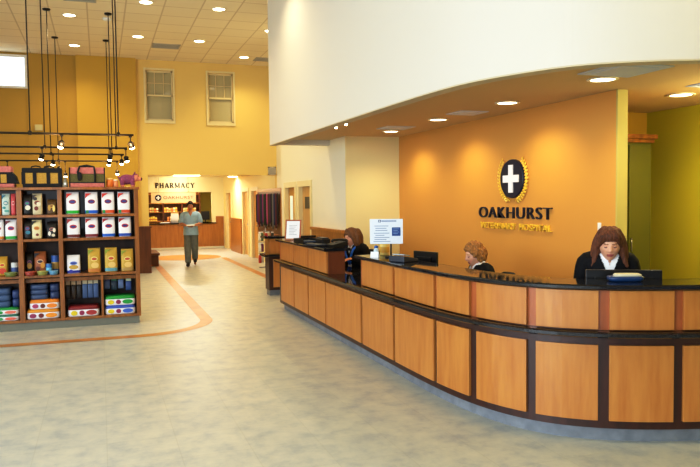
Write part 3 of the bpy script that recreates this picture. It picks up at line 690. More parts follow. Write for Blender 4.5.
def bowl(label, x, y, z, r, c):
    t = MB().lathe([(.004, .004), (r*.8, 0), (r*.86, .012), (r, .05), (r*.94, .05), (r*.78, .016), (.004, .012)], n=28).build('pet_bowl', col(c)); t.location = (x, y, z+.002)
    MB().lathe([(r*1.0, .044), (r*1.03, .048), (r*1.0, .054), (r*.95, .052)], n=28).build('rim', col(tuple(min(255, v+40) for v in c)), t)
    return tag(t, label, 'bowl', 'pet bowls on the shelf edge')
bowl('red pet bowl on the third shelf edge of the middle bay', -.882, YF+.0, ROWZ[1], .066, (150, 56, 40))
bowl('olive green pet bowl between the red and blue bowls', -.735, YF+.0, ROWZ[1], .068, (140, 140, 70))
bowl('pale blue pet bowl in the middle bay beside the upright', -.602, YF+.0, ROWZ[1], .057, (96, 146, 176))
# left bay (cut by the frame)
bag('orange boxed treats bag at the left picture edge on the top shelf', -1.245, ROWZ[3], .09, .26, body=col((210, 140, 70), 'bag_orange'), emblem=((236, 200, 150), (200, 90, 40)), corner=None, group='bags in the left bay')
bag('teal and white striped bag on the top shelf of the left bay', -1.145, ROWZ[3], .1, .28, body=col((190, 206, 196), 'bag_teal'), emblem=((60, 130, 140), (200, 200, 190)), corner=(50, 110, 130), motif=[(-.2, .35, .2, .06, (60, 140, 140)), (.1, .2, .3, .05, (90, 150, 140))], group='bags in the left bay')
bag('narrow red and pink bag beside the upright on the top shelf of the left bay', -1.058, ROWZ[3], .06, .28, body=col((200, 80, 84), 'bag_pinkred'), emblem=((236, 180, 170), (180, 40, 60)), corner=None, group='bags in the left bay')
for i, (x, b, nm) in enumerate([(-1.25, (206, 140, 60), 'orange'), (-1.095, (40, 160, 60), 'green')]):
    bag('white pet food bag with %s base on the second shelf of the left bay' % nm, x, ROWZ[2], .14, .26, base=b, emblem=((196, 60, 80), (80, 60, 120)), corner=(110, 30, 40), group='bags in the left bay')
bag('gold bag with red print on the third shelf at the left picture edge', -1.225, ROWZ[1], .13, .25, y=YF+.2, body=col((206, 160, 60), 'bag_gold2'), emblem=((226, 200, 90), (200, 60, 40)), corner=None, motif=[(0, .25, .35, .15, (206, 70, 40))], group='bags in the left bay')
tin('small blue and white can on the third shelf of the left bay', -1.075, YF+.13, ROWZ[1], .045, .17, (206, 206, 200), (70, 90, 140))
bowl('green pet bowl on the third shelf edge of the left bay', -1.112, YF+.0, ROWZ[1], .078, (110, 120, 60))
# bottom row: bags lying flat, end on
def flat_bag(label, x, z, w, h, top, side=(236, 234, 238), em=((222, 200, 40), (150, 50, 90)), d=.3, extra=(214, 110, 60)):
    t = MB().rings([sq(w/2*a, d/2*a, h*q, 32, .3) for q, a in ((0, .95), (.12, 1), (.55, 1), (.8, .98), (1, .9))]).build('pet_food_sack', col(side)); t.location = (x, YF+.02+d/2, z+.0015)
    tag(t, label, 'pet food sack', 'sacks lying on the bottom shelf')
    MB().rings([sq(w/2*a, d/2*a, h*q+.002, 32, .3) for q, a in ((.66, 1.004), (.82, .985), (1.0, .905), (1.01, .3))]).build('color_panel', col(top), t)
    for fx, rx, c in ((-.3, .1, em[0]), (-.06, .08, em[1]), (.24, .17, extra)):
        MB().rings([[Vector((w*fx+w*rx*math.cos(2*PI*k/16), -d/2+dy, h*.36+h*.24*math.sin(2*PI*k/16))) for k in range(16)] for dy in (.02, -.004)], smooth=False).build('print', col(c), t)
    return t
z0 = ROWZ[0]
flat_bag('white sack with blue print lying under the green sack, bottom right', .222, z0, .4, .12, (70, 100, 190), extra=(70, 110, 196))
flat_bag('white sack with bright green top lying on the blue sack', .222, z0+.123, .4, .125, (30, 150, 60), extra=(40, 160, 70))
flat_bag('white sack with maroon top lying left of the divider', -.245, z0, .4, .135, (130, 28, 36), extra=(170, 60, 60))
flat_bag('white sack with orange print, lower of two in the middle bay', -.745, z0, .41, .125, (222, 150, 40), em=((150, 60, 100), (120, 40, 40)), extra=(236, 150, 40))
flat_bag('white sack with orange print, upper of two in the middle bay', -.725, z0+.128, .37, .12, (226, 140, 40), em=((170, 70, 110), (110, 50, 40)), extra=(232, 140, 46))
flat_bag('white sack with teal top, lower of two in the left bay', -1.23, z0, .4, .08, (60, 130, 110), em=((60, 150, 90), (60, 150, 90)), extra=(216, 110, 90))
flat_bag('white sack with green top, upper of two in the left bay', -1.23, z0+.083, .4, .085, (40, 150, 70), em=((40, 150, 70), (40, 150, 70)), extra=(220, 120, 100))
# hanging packs and folded beds above the sacks
def pack(label, x, z, w, h, c, cc, y, group='packs hanging above the bottom sacks'):
    t = thing('hanging_pack', label, 'hanging pack', (x, y, z), group=group)
    MB().rings([sq(w/2*a, .022*b, -h*q, 18, .5) for q, a, b in ((0, .9, .2), (.12, 1, .7), (.5, 1, 1), (.9, 1, .8), (1, .92, .3))]).build('pouch', col(c), t)
    MB().box(-w*.45, w*.45, -.006, .004, -.02, .045).build('header_card', col(cc), t)
    MB().tube([(0, .0, .04), (0, .0, .065), (0, .02, .07), (0, .1, .07)], .004, 6).build('hook', M_STEEL, t)
    return t
k = 0
for x, c, cc in ((-.44, (52, 40, 34), (190, 160, 120)), (-.37, (60, 46, 36), (196, 170, 130)), (-.3, (40, 36, 36), (170, 140, 110))):
    pack('dark brown toy pack with pale header, %s from the left upright of the right bay' % ORD[k], x, .555, .06, .2, c, cc, YF+.18); k += 1
k = 0
for x in (-.225, -.155, -.085):
    pack('slate blue pack with pale header, %s from the dark brown packs' % ORD[k], x, .56, .066, .2, (78, 104, 146), (190, 180, 150), YF+.18); k += 1
for i, (x, z, c, cc) in enumerate(((.06, .6, (90, 110, 160), (210, 170, 160)), (.15, .585, (50, 70, 90), (60, 130, 90)), (.24, .6, (110, 130, 170), (70, 150, 80)), (.34, .57, (60, 90, 150), (190, 200, 170)))):
    pack('%s over the green sack, %s from the divider' % (['pale blue printed pack', 'dark pack with a green header', 'grey blue pack with a green header', 'blue pack with a pale header'][i], ORD[i]), x, z, .075, .13, c, cc, YF+.18)
def folded(label, x, z, w, h, c, n):
    t = thing('folded_bed', label, 'folded pet bed', (x, YF+.22, z), group='folded blue pet beds')
    for i in range(n): MB().rings([sq(w/2*a, .15*a, h*(i+q)/n, 24, .35) for q, a in ((0.02, .94), (.3, 1), (.7, 1), (.98, .94))]).build('fold', col(c), t)
    return t
folded('stack of folded slate blue pet beds over the orange sacks', -.79, z0+.251, .22, .2, (66, 88, 128), 3)
folded('darker blue folded pet bed beside the right upright of the middle bay', -.6, z0+.25, .12, .2, (44, 62, 104), 2)
folded('folded blue and grey pet bed over the green sacks of the left bay', -1.25, z0+.17, .24, .25, (70, 96, 134), 3)
folded('small folded navy pet bed beside the left bay upright', -1.07, z0+.17, .09, .22, (44, 66, 116), 2)

# ---------------------------------------------------------------- on top of the shelves
ZT = 1.866
M_PINK = mat('dusty_pink_fabric', (206, 130, 120), .8, rgb2=(190, 112, 106), scale=30)
M_OLMESH = mat('olive_mesh', (112, 104, 50), .8, rgb2=(92, 84, 44), scale=90)
M_TANMESH = mat('tan_mesh', (196, 156, 70), .8, rgb2=(176, 138, 56), scale=90)
c = thing('pet_carrier', 'black soft pet carrier with three tan mesh windows on top of the shelves', 'pet carrier', (-.71, YF+.2, ZT))
MB().box(-.235, .235, -.13, .13, 0, .05).build('base', M_BLACKFAB, c, .012)
MB().box(-.24, .24, -.13, .13, .19, .255).build('top', M_BLACKFAB, c, .015)
for x in (-.225, -.09, .075, .215): MB().box(x-.02, x+.025, -.128, .128, .04, .2).build('post', M_BLACKFAB, c, .004)
for x0, x1 in ((-.205, -.11), (-.065, .055), (.1, .195)): MB().box(x0, x1, -.12, -.116, .05, .19).build('mesh_window', M_TANMESH, c)
MB().box(-.2, .2, .1, .104, .05, .19).build('rear_mesh', M_TANMESH, c)
for x in (-.08, .08): MB().tube([(x-.06, 0, .25), (x-.05, 0, .275), (x, 0, .285), (x+.05, 0, .275), (x+.06, 0, .25)], .008, 8).build('handle', M_BLACKFAB, c)
c = thing('pet_carrier', 'pink and olive mesh pet carrier with black looped handles on top of the shelves', 'pet carrier', (-.155, YF+.2, ZT))
MB().box(-.23, .23, -.13, .13, .0, .06).build('base', M_PINK, c, .012)
MB().box(-.225, .225, -.125, .125, .06, .175).build('mesh_side', M_OLMESH, c, .004)
MB().box(-.22, .22, -.12, .12, .175, .265).build('top', M_PINK, c, .02)
for x in (-.225, .215): MB().box(x, x+.014, -.133, .133, 0, .262).build('edge_binding', M_BLACKFAB, c, .004)
MB().box(-.23, .23, -.134, -.128, .055, .068).build('lower_binding', M_BLACKFAB, c)
for y in (-.138, .12): MB().tube([(-.1, y, .09), (-.115, y, .2), (-.09, y, .275), (0, y, .29), (.09, y, .27), (.1, y, .18), (.1, y, .07)], .012, 8).build('handle', M_BLACKFAB, c)
MB().ell((-.09, -.14, .14), (.03, .012, .06), n=14, m=8).build('tag', M_BLACKFAB, c)
c = thing('pet_carrier', 'pink topped pet carrier with dark mesh side at the left picture edge', 'pet carrier', (-1.2, YF+.2, ZT))
MB().box(-.2, .16, -.13, .13, 0, .05).build('base', M_PINK, c, .012)
MB().prism([(-.2, .05), (.2, .05), (.17, .15), (.13, .2), (-.2, .2)], -.12, .12, M=Matrix(((1, 0, 0, 0), (0, 0, 1, 0), (0, 1, 0, 0), (0, 0, 0, 1)))).build('mesh_side', M_BLACKFAB, c, .006)
MB().box(-.0, .07, -.125, -.121, .06, .17).build('mesh_window', M_TANMESH, c)
MB().box(-.2, .13, -.13, .13, .195, .275).build('top', M_PINK, c, .015)
t = MB().rings([sq(.035*a, .05*b, .14*q, 16, .7) for q, a, b in ((0, 1, 1), (.3, .95, .95), (.7, .6, .6), (1, .15, .2))]).build('fabric_pouch', mat('grey_fabric', (150, 146, 130), .8)); t.location = (-.43, YF+.12, ZT)
tag(t, 'small grey peaked fabric pouch between the black and pink carriers', 'pouch')
MB().box(-.012, .012, -.048, -.03, .03, .06).build('label_patch', M_PAPER, t)
t = thing('treat_jar', 'orange treat jar beside the pink carrier on top of the shelves', 'jar', (.13, YF+.15, ZT))
MB().lathe([(.04, 0), (.045, .008), (.045, .09), (.036, .1)], n=20).build('jar_body', col((226, 130, 50)), t); MB().lathe([(.038, .098), (.042, .1), (.042, .122), (.004, .124)], n=20).build('lid', col((236, 196, 130)), t)
t = thing('treat_jar', 'pale peach treat jar between the orange jar and the plush pig', 'jar', (.208, YF+.16, ZT))
MB().lathe([(.03, 0), (.034, .008), (.034, .075), (.028, .085)], n=20).build('jar_body', col((220, 150, 100)), t); MB().lathe([(.03, .083), (.033, .085), (.033, .105), (.004, .107)], n=20).build('lid', col((240, 220, 190)), t)
# ================================================================ hanging track lights
M_RAIL = mat('rail_dark', (58, 44, 28), .45, metal=.5)
ZT_ = 2.5
BARS = [(9.25, (-.77, .24), .42, 'nearest'), (11.5, (-.76, .26), .42, 'second nearest'), (13.05, (-.77, .22), .42, 'third nearest'), (15.2, (-.76, .2), .38, 'farthest')]
for y, cx, xr, nm in BARS:
    t = thing('track_rail', 'dark horizontal lighting rail hung on thin cables, %s of the four' % nm, 'lighting track', (0, y, ZT_), group='hanging lighting rails')
    MB().cyl((-2.6, 0, 0), (xr, 0, 0), .014, n=8).build('rail', M_RAIL, t)
    for x in cx+(-2.0,):
        cb = MB().cyl((x, 0, .012), (x, 0, ZC-ZT_), .008, n=6).build('cable', M_RAIL, t)
        MB().lathe([(.004, -.03), (.06, -.022), (.065, -.0), (.004, 0)], (x, 0, ZC-ZT_), 18).build('canopy', M_DKMETAL, cb)
        MB().cyl((x, 0, -.02), (x, 0, .03), .02, n=10).build('clamp', M_RAIL, cb)
def spot_head(label, x, y, drop, rx, ry):
    t = thing('track_spotlight', label, 'spotlight', (x, y, ZT_), group='spot lamps on the lighting rails')
    MB().box(-.02, .02, -.02, .02, -.03, -.0142).cyl((0, 0, -.02), (0, 0, -drop), .007, n=6).build('mount', M_RAIL, t)
    M = Matrix.Translation((0, 0, -drop)) @ Euler((rx, ry, 0)).to_matrix().to_4x4() @ Matrix.Scale(.74, 4)
    MB().tube([M @ Vector((.05*math.cos(a), 0, -.03+.05*math.sin(a))) for a in [R(10)+R(160)*k/8 for k in range(9)]], .006, 6).build('yoke', M_RAIL, t)
    h = MB().lathe([(.012, .03), (.03, .02), (.04, -.02), (.05, -.075), (.046, -.075), (.034, -.03), (.004, -.02)], n=20, M=M).build('lamp_head', M_DKMETAL, t)
    MB().lathe([(.004, -.04), (.036, -.045), (.046, -.07), (.044, -.095), (.03, -.112), (.004, -.118)], n=18, M=M).build('bulb', M_LAMP2, h)
    return t
HEADS = [(-.42, 9.25, .1, .35, .3, 'spot lamp on the nearest rail above the gap between the carriers'), (.38, 9.25, .1, .5, -.35, 'spot lamp at the right end of the nearest rail'),
         (-.8, 11.5, .12, .3, .3, 'spot lamp on the second rail, left one above the black carrier'), (.17, 11.5, .12, .3, .2, 'spot lamp on the second rail above the pink carrier'), (.4, 11.5, .14, .2, -.2, 'spot lamp at the right end of the second rail'),
         (-.74, 13.05, .12, .2, .1, 'bright spot lamp on the third rail above the black carrier'), (.17, 13.05, .12, .3, .1, 'spot lamp on the third rail left of its end'), (.38, 13.05, .1, .2, 0, 'bright spot lamp at the right end of the third rail'),
         (-.98, 15.2, .12, .2, .1, 'spot lamp on the farthest rail, left one'), (-.75, 15.2, .13, .1, .1, 'bright spot lamp on the farthest rail behind the black carrier handle'), (-.64, 15.2, .25, .1, 0, 'bright low hanging spot lamp on the farthest rail near the pink carrier'), (.35, 15.2, .2, .1, 0, 'bright spot lamp at the right end of the farthest rail'), (-1.69, 15.2, .12, .1, 0, 'spot lamp on the farthest rail above the pink carrier at the left picture edge')]
for x, y, d, rx, ry, lab in HEADS: spot_head(lab, x, y, d, rx, ry)

# ================================================================ leash board, rack, bench
XA = 4.15
lb = thing('leash_board', 'wooden wall board hung full of dog leashes beside the corridor', 'display board', (XA, 17.75, .8))
MB().box(-.04, 0, -1.3, 1.3, 0, 1.1).build('board', wood('leash_board_back', (104, 66, 30), (84, 50, 22)), lb)
fr = MB().box(-.06, 0, -1.36, -1.28, -.06, 1.16).box(-.06, 0, 1.28, 1.36, -.06, 1.16).box(-.06, 0, -1.28, 1.28, 1.08, 1.16).box(-.06, 0, -1.28, 1.28, -.06, .02)
fr.build('frame', M_WAIN, lb, .004)
for z in (.5, 1.0): MB().cyl((-.07, -1.25, z), (-.07, 1.25, z), .008, n=6).build('peg_rail', M_STEEL, lb)
LC = [('black', (24, 22, 24)), ('purple', (104, 40, 96)), ('dark red', (130, 34, 40)), ('charcoal', (50, 48, 48)), ('navy', (34, 40, 70)), ('magenta', (150, 50, 110)), ('dark green', (44, 66, 40)), ('black', (22, 20, 22)), ('pink', (196, 90, 130)), ('brown', (88, 54, 34)), ('plum', (84, 40, 70)), ('black', (20, 20, 24)), ('grey', (120, 116, 110)), ('dark blue', (40, 44, 84)), ('maroon', (96, 30, 40)), ('black', (26, 24, 24))]
for i, (nm, c) in enumerate(LC):
    y = 18.95-.16*i
    L = .72+.16*((i*7) % 5)/5
    t = thing('hanging_leash', '%s dog leash, %s from the far end of the wooden wall board' % (nm, ORD[i]), 'leash', (XA-.105, y, 1.8), group='leashes on the wall board')
    MB().tube([(0, -.03, 0), (0, -.035, -L*.5), (0, -.02, -L*.92), (0, 0, -L), (0, .02, -L*.92), (0, .035, -L*.5), (0, .03, 0), (0, 0, .02)], .016, 6, loop=True).build('strap', mat('leash_%s' % nm.replace(' ', '_'), c, .7), t)
    MB().tube([(-.005, .018*math.cos(a), -L-.03+.02*math.sin(a)) for a in [2*PI*k/10 for k in range(10)]], .005, 6, loop=True).build('clasp', M_STEEL, t)
rk = thing('display_rack', 'white wire floor rack with small packets under the leash board', 'display rack', (3.84, 17.0, 0))
MB().lathe([(.17, 0), (.18, .015), (.03, .03), (.015, .05)], n=20).build('base', M_STEEL, rk); MB().cyl((0, 0, .03), (0, 0, .98), .012).build('pole', M_STEEL, rk)
LV = (.36, .63, .9)
for z in LV: MB().cyl((-.19, 0, z), (.19, 0, z), .006).cyl((0, -.19, z), (0, .19, z), .006).build('arm', M_STEEL, rk)
RC = [('white', (232, 228, 216)), ('green', (110, 130, 90)), ('red', (180, 60, 50)), ('cream', (226, 210, 170)), ('dark', (60, 56, 50)), ('white', (230, 226, 214)), ('purple', (130, 60, 100)), ('white', (222, 220, 210)), ('tan', (190, 150, 100)), ('grey', (150, 150, 140)), ('red', (180, 60, 50)), ('white', (230, 226, 214)), ('dark', (60, 56, 50)), ('cream', (226, 210, 170)), ('white', (232, 228, 216))]
for i, (nm, c) in enumerate(RC):
    lv = 2-i//5; z = LV[lv]; x = -.16+.08*(i % 5); y = (-.05, .04, -.075, .05, -.045)[i % 5]
    t = thing('toy_packet', '%s toy packet, %s from the left on the %s level of the wire floor rack' % (nm, ORD[i % 5], ['lowest', 'middle', 'top'][lv]), 'packet', (3.84+x, 17.0+y, z-.022), group='packets on the wire floor rack')
    MB().rings([sq(.037*a, .02*b, -.02-.2*q, 14, .6) for q, a, b in ((0, .8, .2), (.2, 1, .8), (.8, 1, 1), (1, .9, .3))]).build('pouch', mat('packet_'+nm, c, .5), t)
    MB().box(-.03, .03, -.004, .004, -.03, .01).build('header_card', M_PAPER, t)
bn = thing('bench', 'low dark wooden bench against the corridor wall behind the pier', 'bench', (1.24, 19.2, 0))
MB().box(-.17, .17, -.7, .7, .28, .34).build('seat', M_WAINDK, bn, .008)
for y in (-.6, .6): MB().box(-.14, .14, y-.04, y+.04, 0, .28).build('leg', M_WAINDK, bn)
MB().box(-.12, .12, -.6, .6, .1, .16).build('stretcher', M_WAINDK, bn)

# ================================================================ pharmacy
YP = 25.0
M_PHW = mat('pharmacy_white', (246, 236, 196), .8)
PW = (1.57, 3.73, .88, 1.98)
pw = MB(); wall_with_holes(pw, 1.07, 4.15, 0, 2.5, YP, YP+.15, [PW]); struct(pw.build('wall_pharmacy', M_PHW))
struct(MB().box(1.09, 4.13, YP-.03, YP, .06, .87).box(3.86, 4.13, YP-.03, YP, .87, 1.08).box(3.86, 4.13, YP-.045, YP, 1.08, 1.12).build('trim_10', M_WAIN))
struct(MB().box(1.09, 4.13, YP-.04, YP, 0, .06).build('baseboard_pharmacy', mat('pale_base', (210, 208, 190), .5)))
tag(MB().box(1.575, 3.725, YP-.12, YP+.5, .882, .906).box(1.4, 3.85, YP-.12, YP-.002, .882, .906).build('pharmacy_countertop', M_GRANITE), 'dark pharmacy counter ledge under the service window', 'countertop')
struct(MB().box(1.07, 4.15, 27.2, 27.3, 0, 2.5).build('wall_pharmacy_rear', mat('pharmacy_rear', (178, 168, 84), .8)))
# shelving with product rows
ps = thing('pharmacy_shelving', 'tall brown shelving with rows of medicine packs inside the pharmacy', 'shelving unit', (2.55, 26.7, 0))
MB().box(-1.05, .98, .2, .25, 0, 2.4).build('back_panel', wood('pharm_back', (150, 88, 34), (124, 68, 26)), ps)
for z in (.62, .95, 1.28, 1.61, 1.94, 2.27): MB().box(-1.05, .98, -.2, .2, z-.03, z).build('shelf_board', M_WAIN, ps)
for x in (-1.05, -.38, .3, .95): MB().box(x-.02, x+.03, -.22, .22, 0, 2.4).build('upright', M_WAINDK, ps)
PC = [('white', (240, 232, 214)), ('cream', (230, 208, 160)), ('orange', (226, 150, 80)), ('yellow', (226, 200, 90)), ('pale green', (190, 200, 140))]
n = 0
for z, lvl, xs in ((1.28, 'middle', [-.98, -.9, -.82, -.74, -.66, -.58, -.3, -.22, -.14, -.06, .02, .1, .38, .46, .54, .62, .7, .78]), (.95, 'lower', [-.95, -.87, -.79, -.71, -.63, -.2, -.1, .0, .1, .4, .5])):
    for i, x in enumerate(xs):
        nm, c = PC[(i*3+n) % 5 if lvl == 'middle' else (3 if i < 5 else i % 3)]
        t = thing('medicine_box', '%s medicine pack, %s from the left on the %s pharmacy shelf' % (nm, ORD[i] if i < 16 else ['seventeenth', 'eighteenth'][i-16], lvl), 'medicine pack', (2.55+x, 26.555, z+.002), group='packs on the pharmacy shelves')
        h = .13+.05*((i*5) % 4)/4
        MB().box(-.032, .032, -.05, .05, 0, h).build('carton', mat('pack_'+nm.replace(' ', '_'), c, .5), t, .003); MB().box(-.033, .033, -.052, -.05, h*.3, h*.55).build('label_band', mat('pack_band', (186, 110, 60), .5), t)
    n += 1
# hanging sign with round logo
hs = thing('hanging_sign', 'pale pink sign board with round logo and OAKHURST lettering hung in the pharmacy window', 'sign', (2.41, YP-.06, 1.79))
MB().box(-.74, .74, -.015, .015, -.17, .17).build('board', mat('pale_pink_board', (240, 212, 176), .5), hs, .004)
MB().box(-.74, .74, -.02, .018, .165, .18).box(-.74, .74, -.02, .018, -.18, -.165).box(-.755, -.735, -.02, .018, -.18, .18).box(.735, .755, -.02, .018, -.18, .18).build('edge_frame', M_CASING, hs)
MB().rings([[Vector((-.52+r*math.cos(2*PI*k/28), y, r*math.sin(2*PI*k/28))) for k in range(28)] for r, y in ((.11, -.012), (.11, -.02))], smooth=False).build('emblem', M_NAVY, hs)
MB().box(-.54, -.5, -.024, -.02, -.07, .07).box(-.59, -.45, -.0238, -.02, -.02, .02).build('cross', M_PAPER, hs)
text_obj('lettering', 'OAKHURST', 1.02, .1, .004, mat('rose_letters', (150, 92, 74), .6), (2.57, YP-.077, 1.8), FACE_Y, hs, 1.12)
for x in (-.5, .5): MB().cyl((x, .0, .16), (x, .0, .705), .005, n=6).build('cord', M_STEEL, hs)
# serif PHARMACY lettering
def stroke(mb, x0, y0, x1, y1, w, T):
    d = Vector((x1-x0, y1-y0)); n = Vector((-d.y, d.x)).normalized()*w/2
    mb.prism([(x0-n.x, y0-n.y), (x1-n.x, y1-n.y), (x1+n.x, y1+n.y), (x0+n.x, y0+n.y)], 0, .02, M=T)
def serif_word(name, word, x, y, z, H, gap, m):
    G = {'P': (.62, [(.14, 0, .14, 1, .16), (.14, .96, .4, .96, .08), (.14, .47, .4, .47, .08), (.4, .96, .54, .84, .12), (.54, .86, .54, .57, .15), (.54, .6, .4, .47, .12), (0, .03, .3, .03, .06), (0, .97, .2, .97, .06)]),
         'H': (.82, [(.14, 0, .14, 1, .16), (.68, 0, .68, 1, .16), (.14, .52, .68, .52, .08), (0, .03, .28, .03, .06), (0, .97, .28, .97, .06), (.54, .03, .82, .03, .06), (.54, .97, .82, .97, .06)]),
         'A': (.8, [(.08, 0, .4, 1, .08), (.4, 1, .72, 0, .16), (.2, .34, .6, .34, .07), (0, .03, .2, .03, .06), (.56, .03, .86, .03, .06)]),
         'R': (.76, [(.14, 0, .14, 1, .16), (.14, .96, .4, .96, .08), (.14, .5, .4, .5, .08), (.4, .96, .54, .86, .12), (.54, .88, .54, .6, .15), (.54, .62, .4, .5, .12), (.36, .5, .66, .02, .15), (0, .03, .3, .03, .06), (0, .97, .2, .97, .06), (.6, .03, .78, .03, .06)]),
         'M': (.98, [(.12, 0, .12, 1, .08), (.12, 1, .48, .1, .16), (.48, .1, .84, 1, .07), (.84, 0, .84, 1, .16), (0, .03, .24, .03, .06), (0, .97, .2, .97, .06), (.7, .03, .98, .03, .06), (.8, .97, .98, .97, .06)]),
         'C': (.74, [(.12, .3, .12, .7, .16), (.12, .7, .26, .93, .13), (.26, .95, .5, .96, .08), (.5, .96, .66, .8, .08), (.66, .98, .66, .72, .06), (.12, .3, .26, .07, .13), (.26, .05, .5, .04, .08), (.5, .04, .68, .2, .08)]),
         'Y': (.78, [(.08, 1, .4, .48, .15), (.4, .48, .72, 1, .08), (.4, 0, .4, .5, .16), (.26, .03, .54, .03, .06), (-.02, .97, .24, .97, .06), (.6, .97, .82, .97, .06)])}
    tot = sum(G[c][0] for c in word)*H+gap*(len(word)-1); cx = x-tot/2; mb = MB()
    for c in word:
        T = Matrix(((H, 0, 0, cx), (0, 0, -1, y), (0, H, 0, z), (0, 0, 0, 1)))
        for s in G[c][1]: stroke(mb, *s[:4], s[4]*1.4, T)
        cx += G[c][0]*H+gap
    return mb.build(name, m)
tag(serif_word('sign_lettering', 'PHARMACY', 2.47, YP-.002, 2.13, .175, .032, mat('dark_olive_letters', (32, 26, 12), .5)), 'dark serif letters reading PHARMACY on the white wall over the service window', 'lettering')
# things on the pharmacy counter
ZP = .905
t = thing('computer_monitor', 'black monitor at the right end of the pharmacy counter', 'monitor', (3.52, YP+.2, ZP))
MB().box(-.09, .09, -.07, .07, 0, .02).build('base', M_BLACK, t); MB().box(-.02, .02, -.0, .02, .02, .15).build('neck', M_BLACK, t); MB().box(-.15, .15, -.03, .01, .09, .4).build('case', M_BLACK, t, .01)
t = thing('paper_stack', 'low stack of white papers on the left of the pharmacy counter', 'papers', (2.1, YP+.1, ZP)); MB().box(-.16, .16, -.1, .1, 0, .02).build('lower_sheets', M_PAPER, t); MB().box(-.13, .17, -.09, .1, .02, .035).build('upper_sheets', M_PAPER, t)
t = thing('paper_bag', 'white paper bag standing on the pharmacy counter left of the walking man', 'paper bag', (2.45, YP+.15, ZP))
MB().rings([sq(.14*a, .07*b, .34*q, 20, .35) for q, a, b in ((0, 1, 1), (.5, .98, .95), (.85, .95, .6), (1, .94, .3))]).build('bag_body', M_PAPER, t); MB().box(-.13, .13, -.03, -.02, .28, .36).build('folded_top', mat('bag_cream_fold', (232, 222, 190), .6), t)
# ================================================================ people
def remesh(mb, name, voxel, smooth=4, mats=()):
    """Fuse overlapping closed shapes into one continuous surface."""
    me = mb.mesh('tmp', []); o = bpy.data.objects.new('tmp', me); COL.objects.link(o)
    r = o.modifiers.new('r', 'REMESH'); r.mode = 'VOXEL'; r.voxel_size = voxel; r.use_smooth_shade = True
    s = o.modifiers.new('s', 'SMOOTH'); s.iterations = smooth; s.factor = .5
    dg = bpy.context.evaluated_depsgraph_get(); dg.update()
    out = bpy.data.meshes.new_from_object(o.evaluated_get(dg)); out.name = name
    bpy.data.objects.remove(o); bpy.data.meshes.remove(me)
    out.materials.clear()
    for m in mats: out.materials.append(m)
    for p in out.polygons: p.use_smooth = True
    return out
def limb(mb, pts, rad, n=14, flat=None):
    """Tapered limb through pts; flat = (axis, factor) squashes the section along an axis."""
    P = [Vector(p) for p in pts]; Q = [P[0]]; RR = [rad[0]]
    for i in range(len(P)-1):
        for k in range(1, 5): Q.append(P[i].lerp(P[i+1], k/4)); RR.append(rad[i]+(rad[i+1]-rad[i])*k/4)
    # round the corners a little
    for _ in range(2): Q = [Q[0]]+[(Q[i-1]+2*Q[i]+Q[i+1])/4 for i in range(1, len(Q)-1)]+[Q[-1]]
    d0 = (Q[1]-Q[0]).normalized(); d1 = (Q[-1]-Q[-2]).normalized()
    pre = [(Q[0]-d0*rad[0]*a, rad[0]*b) for a, b in ((.85, .45), (.5, .83))]; post = [(Q[-1]+d1*rad[-1]*a, rad[-1]*b) for a, b in ((.5, .83), (.85, .45))]
    Q = [p for p, _ in pre]+Q+[p for p, _ in post]; RR = [r for _, r in pre]+RR+[r for _, r in post]
    rr = []; up = None
    for i, p in enumerate(Q):
        d = (Q[min(i+1, len(Q)-1)]-Q[max(i-1, 0)]).normalized()
        up = (d.orthogonal() if up is None else up-d*up.dot(d)).normalized(); c = d.cross(up)
        ring = []
        for k in range(n):
            v = up*(RR[i]*math.cos(2*PI*k/n))+c*(RR[i]*math.sin(2*PI*k/n))
            if flat: a = Vector(flat[0]); v -= a*v.dot(a)*(1-flat[1])
            ring.append(p+v)
        rr.append(ring)
    mb.rings(rr)
def head_r(d):
    """Head surface for unit direction d; face looks along -Y."""
    x, y, z = d
    t = max(0, -z); 
    X = x*.074*(1-.30*t**1.6); Y = y*(.096 if y > 0 else .09); Z = z*(.118 if z > 0 else .116)
    if y > 0: Y *= 1-.42*t**1.3
    if y < 0 and z < 0: Y *= 1+.05*t
    if z > .3: X *= 1-.05*(z-.3)
    p = Vector((X, Y, Z))
    if y < -.2:
        g = lambda cx, cz, sx, sz: math.exp(-((X-cx)/sx)**2-((Z-cz)/sz)**2)
        nz = 0
        if -.034 < Z < .03: nz = (.03-Z)/.052 if Z > -.022 else max(0, 1-(-.022-Z)/.012)
        p.y -= .024*nz*math.exp(-(X/(.008+.008*nz))**2)
        p.y += .010*(g(.031, .010, .014, .011)+g(-.031, .010, .014, .011))
        p.y -= .005*(g(.03, .03, .02, .008)+g(-.03, .03, .02, .008))
        p.y -= .006*(g(0, -.049, .02, .005)+g(0, -.06, .018, .005))+.0025*g(0, -.0545, .02, .004)*-1.5
        p.y -= .010*g(0, -.098, .02, .018)
        p.y -= .005*(g(.042, -.018, .02, .02)+g(-.042, -.018, .02, .02))
    return p
def sphere_dirs(n=64, m=44):
    return [[Vector((math.sin(t)*math.cos(2*PI*k/n), math.sin(t)*math.sin(2*PI*k/n), -math.cos(t))) for k in range(n)] for t in [.03+(PI-.06)*i/m for i in range(m+1)]]
def add_head(mb, M):
    mb.rings([[M @ head_r(d) for d in r] for r in sphere_dirs()])
    for s in (-1, 1):
        mb.rings([[M @ (Vector((s*.074, .012, -.006))+Vector((s*(.004+.35*v.y+.25*v.x)*.03, v.x*.017, v.z*.031))) for v in r] for r in sphere_dirs(16, 10)])
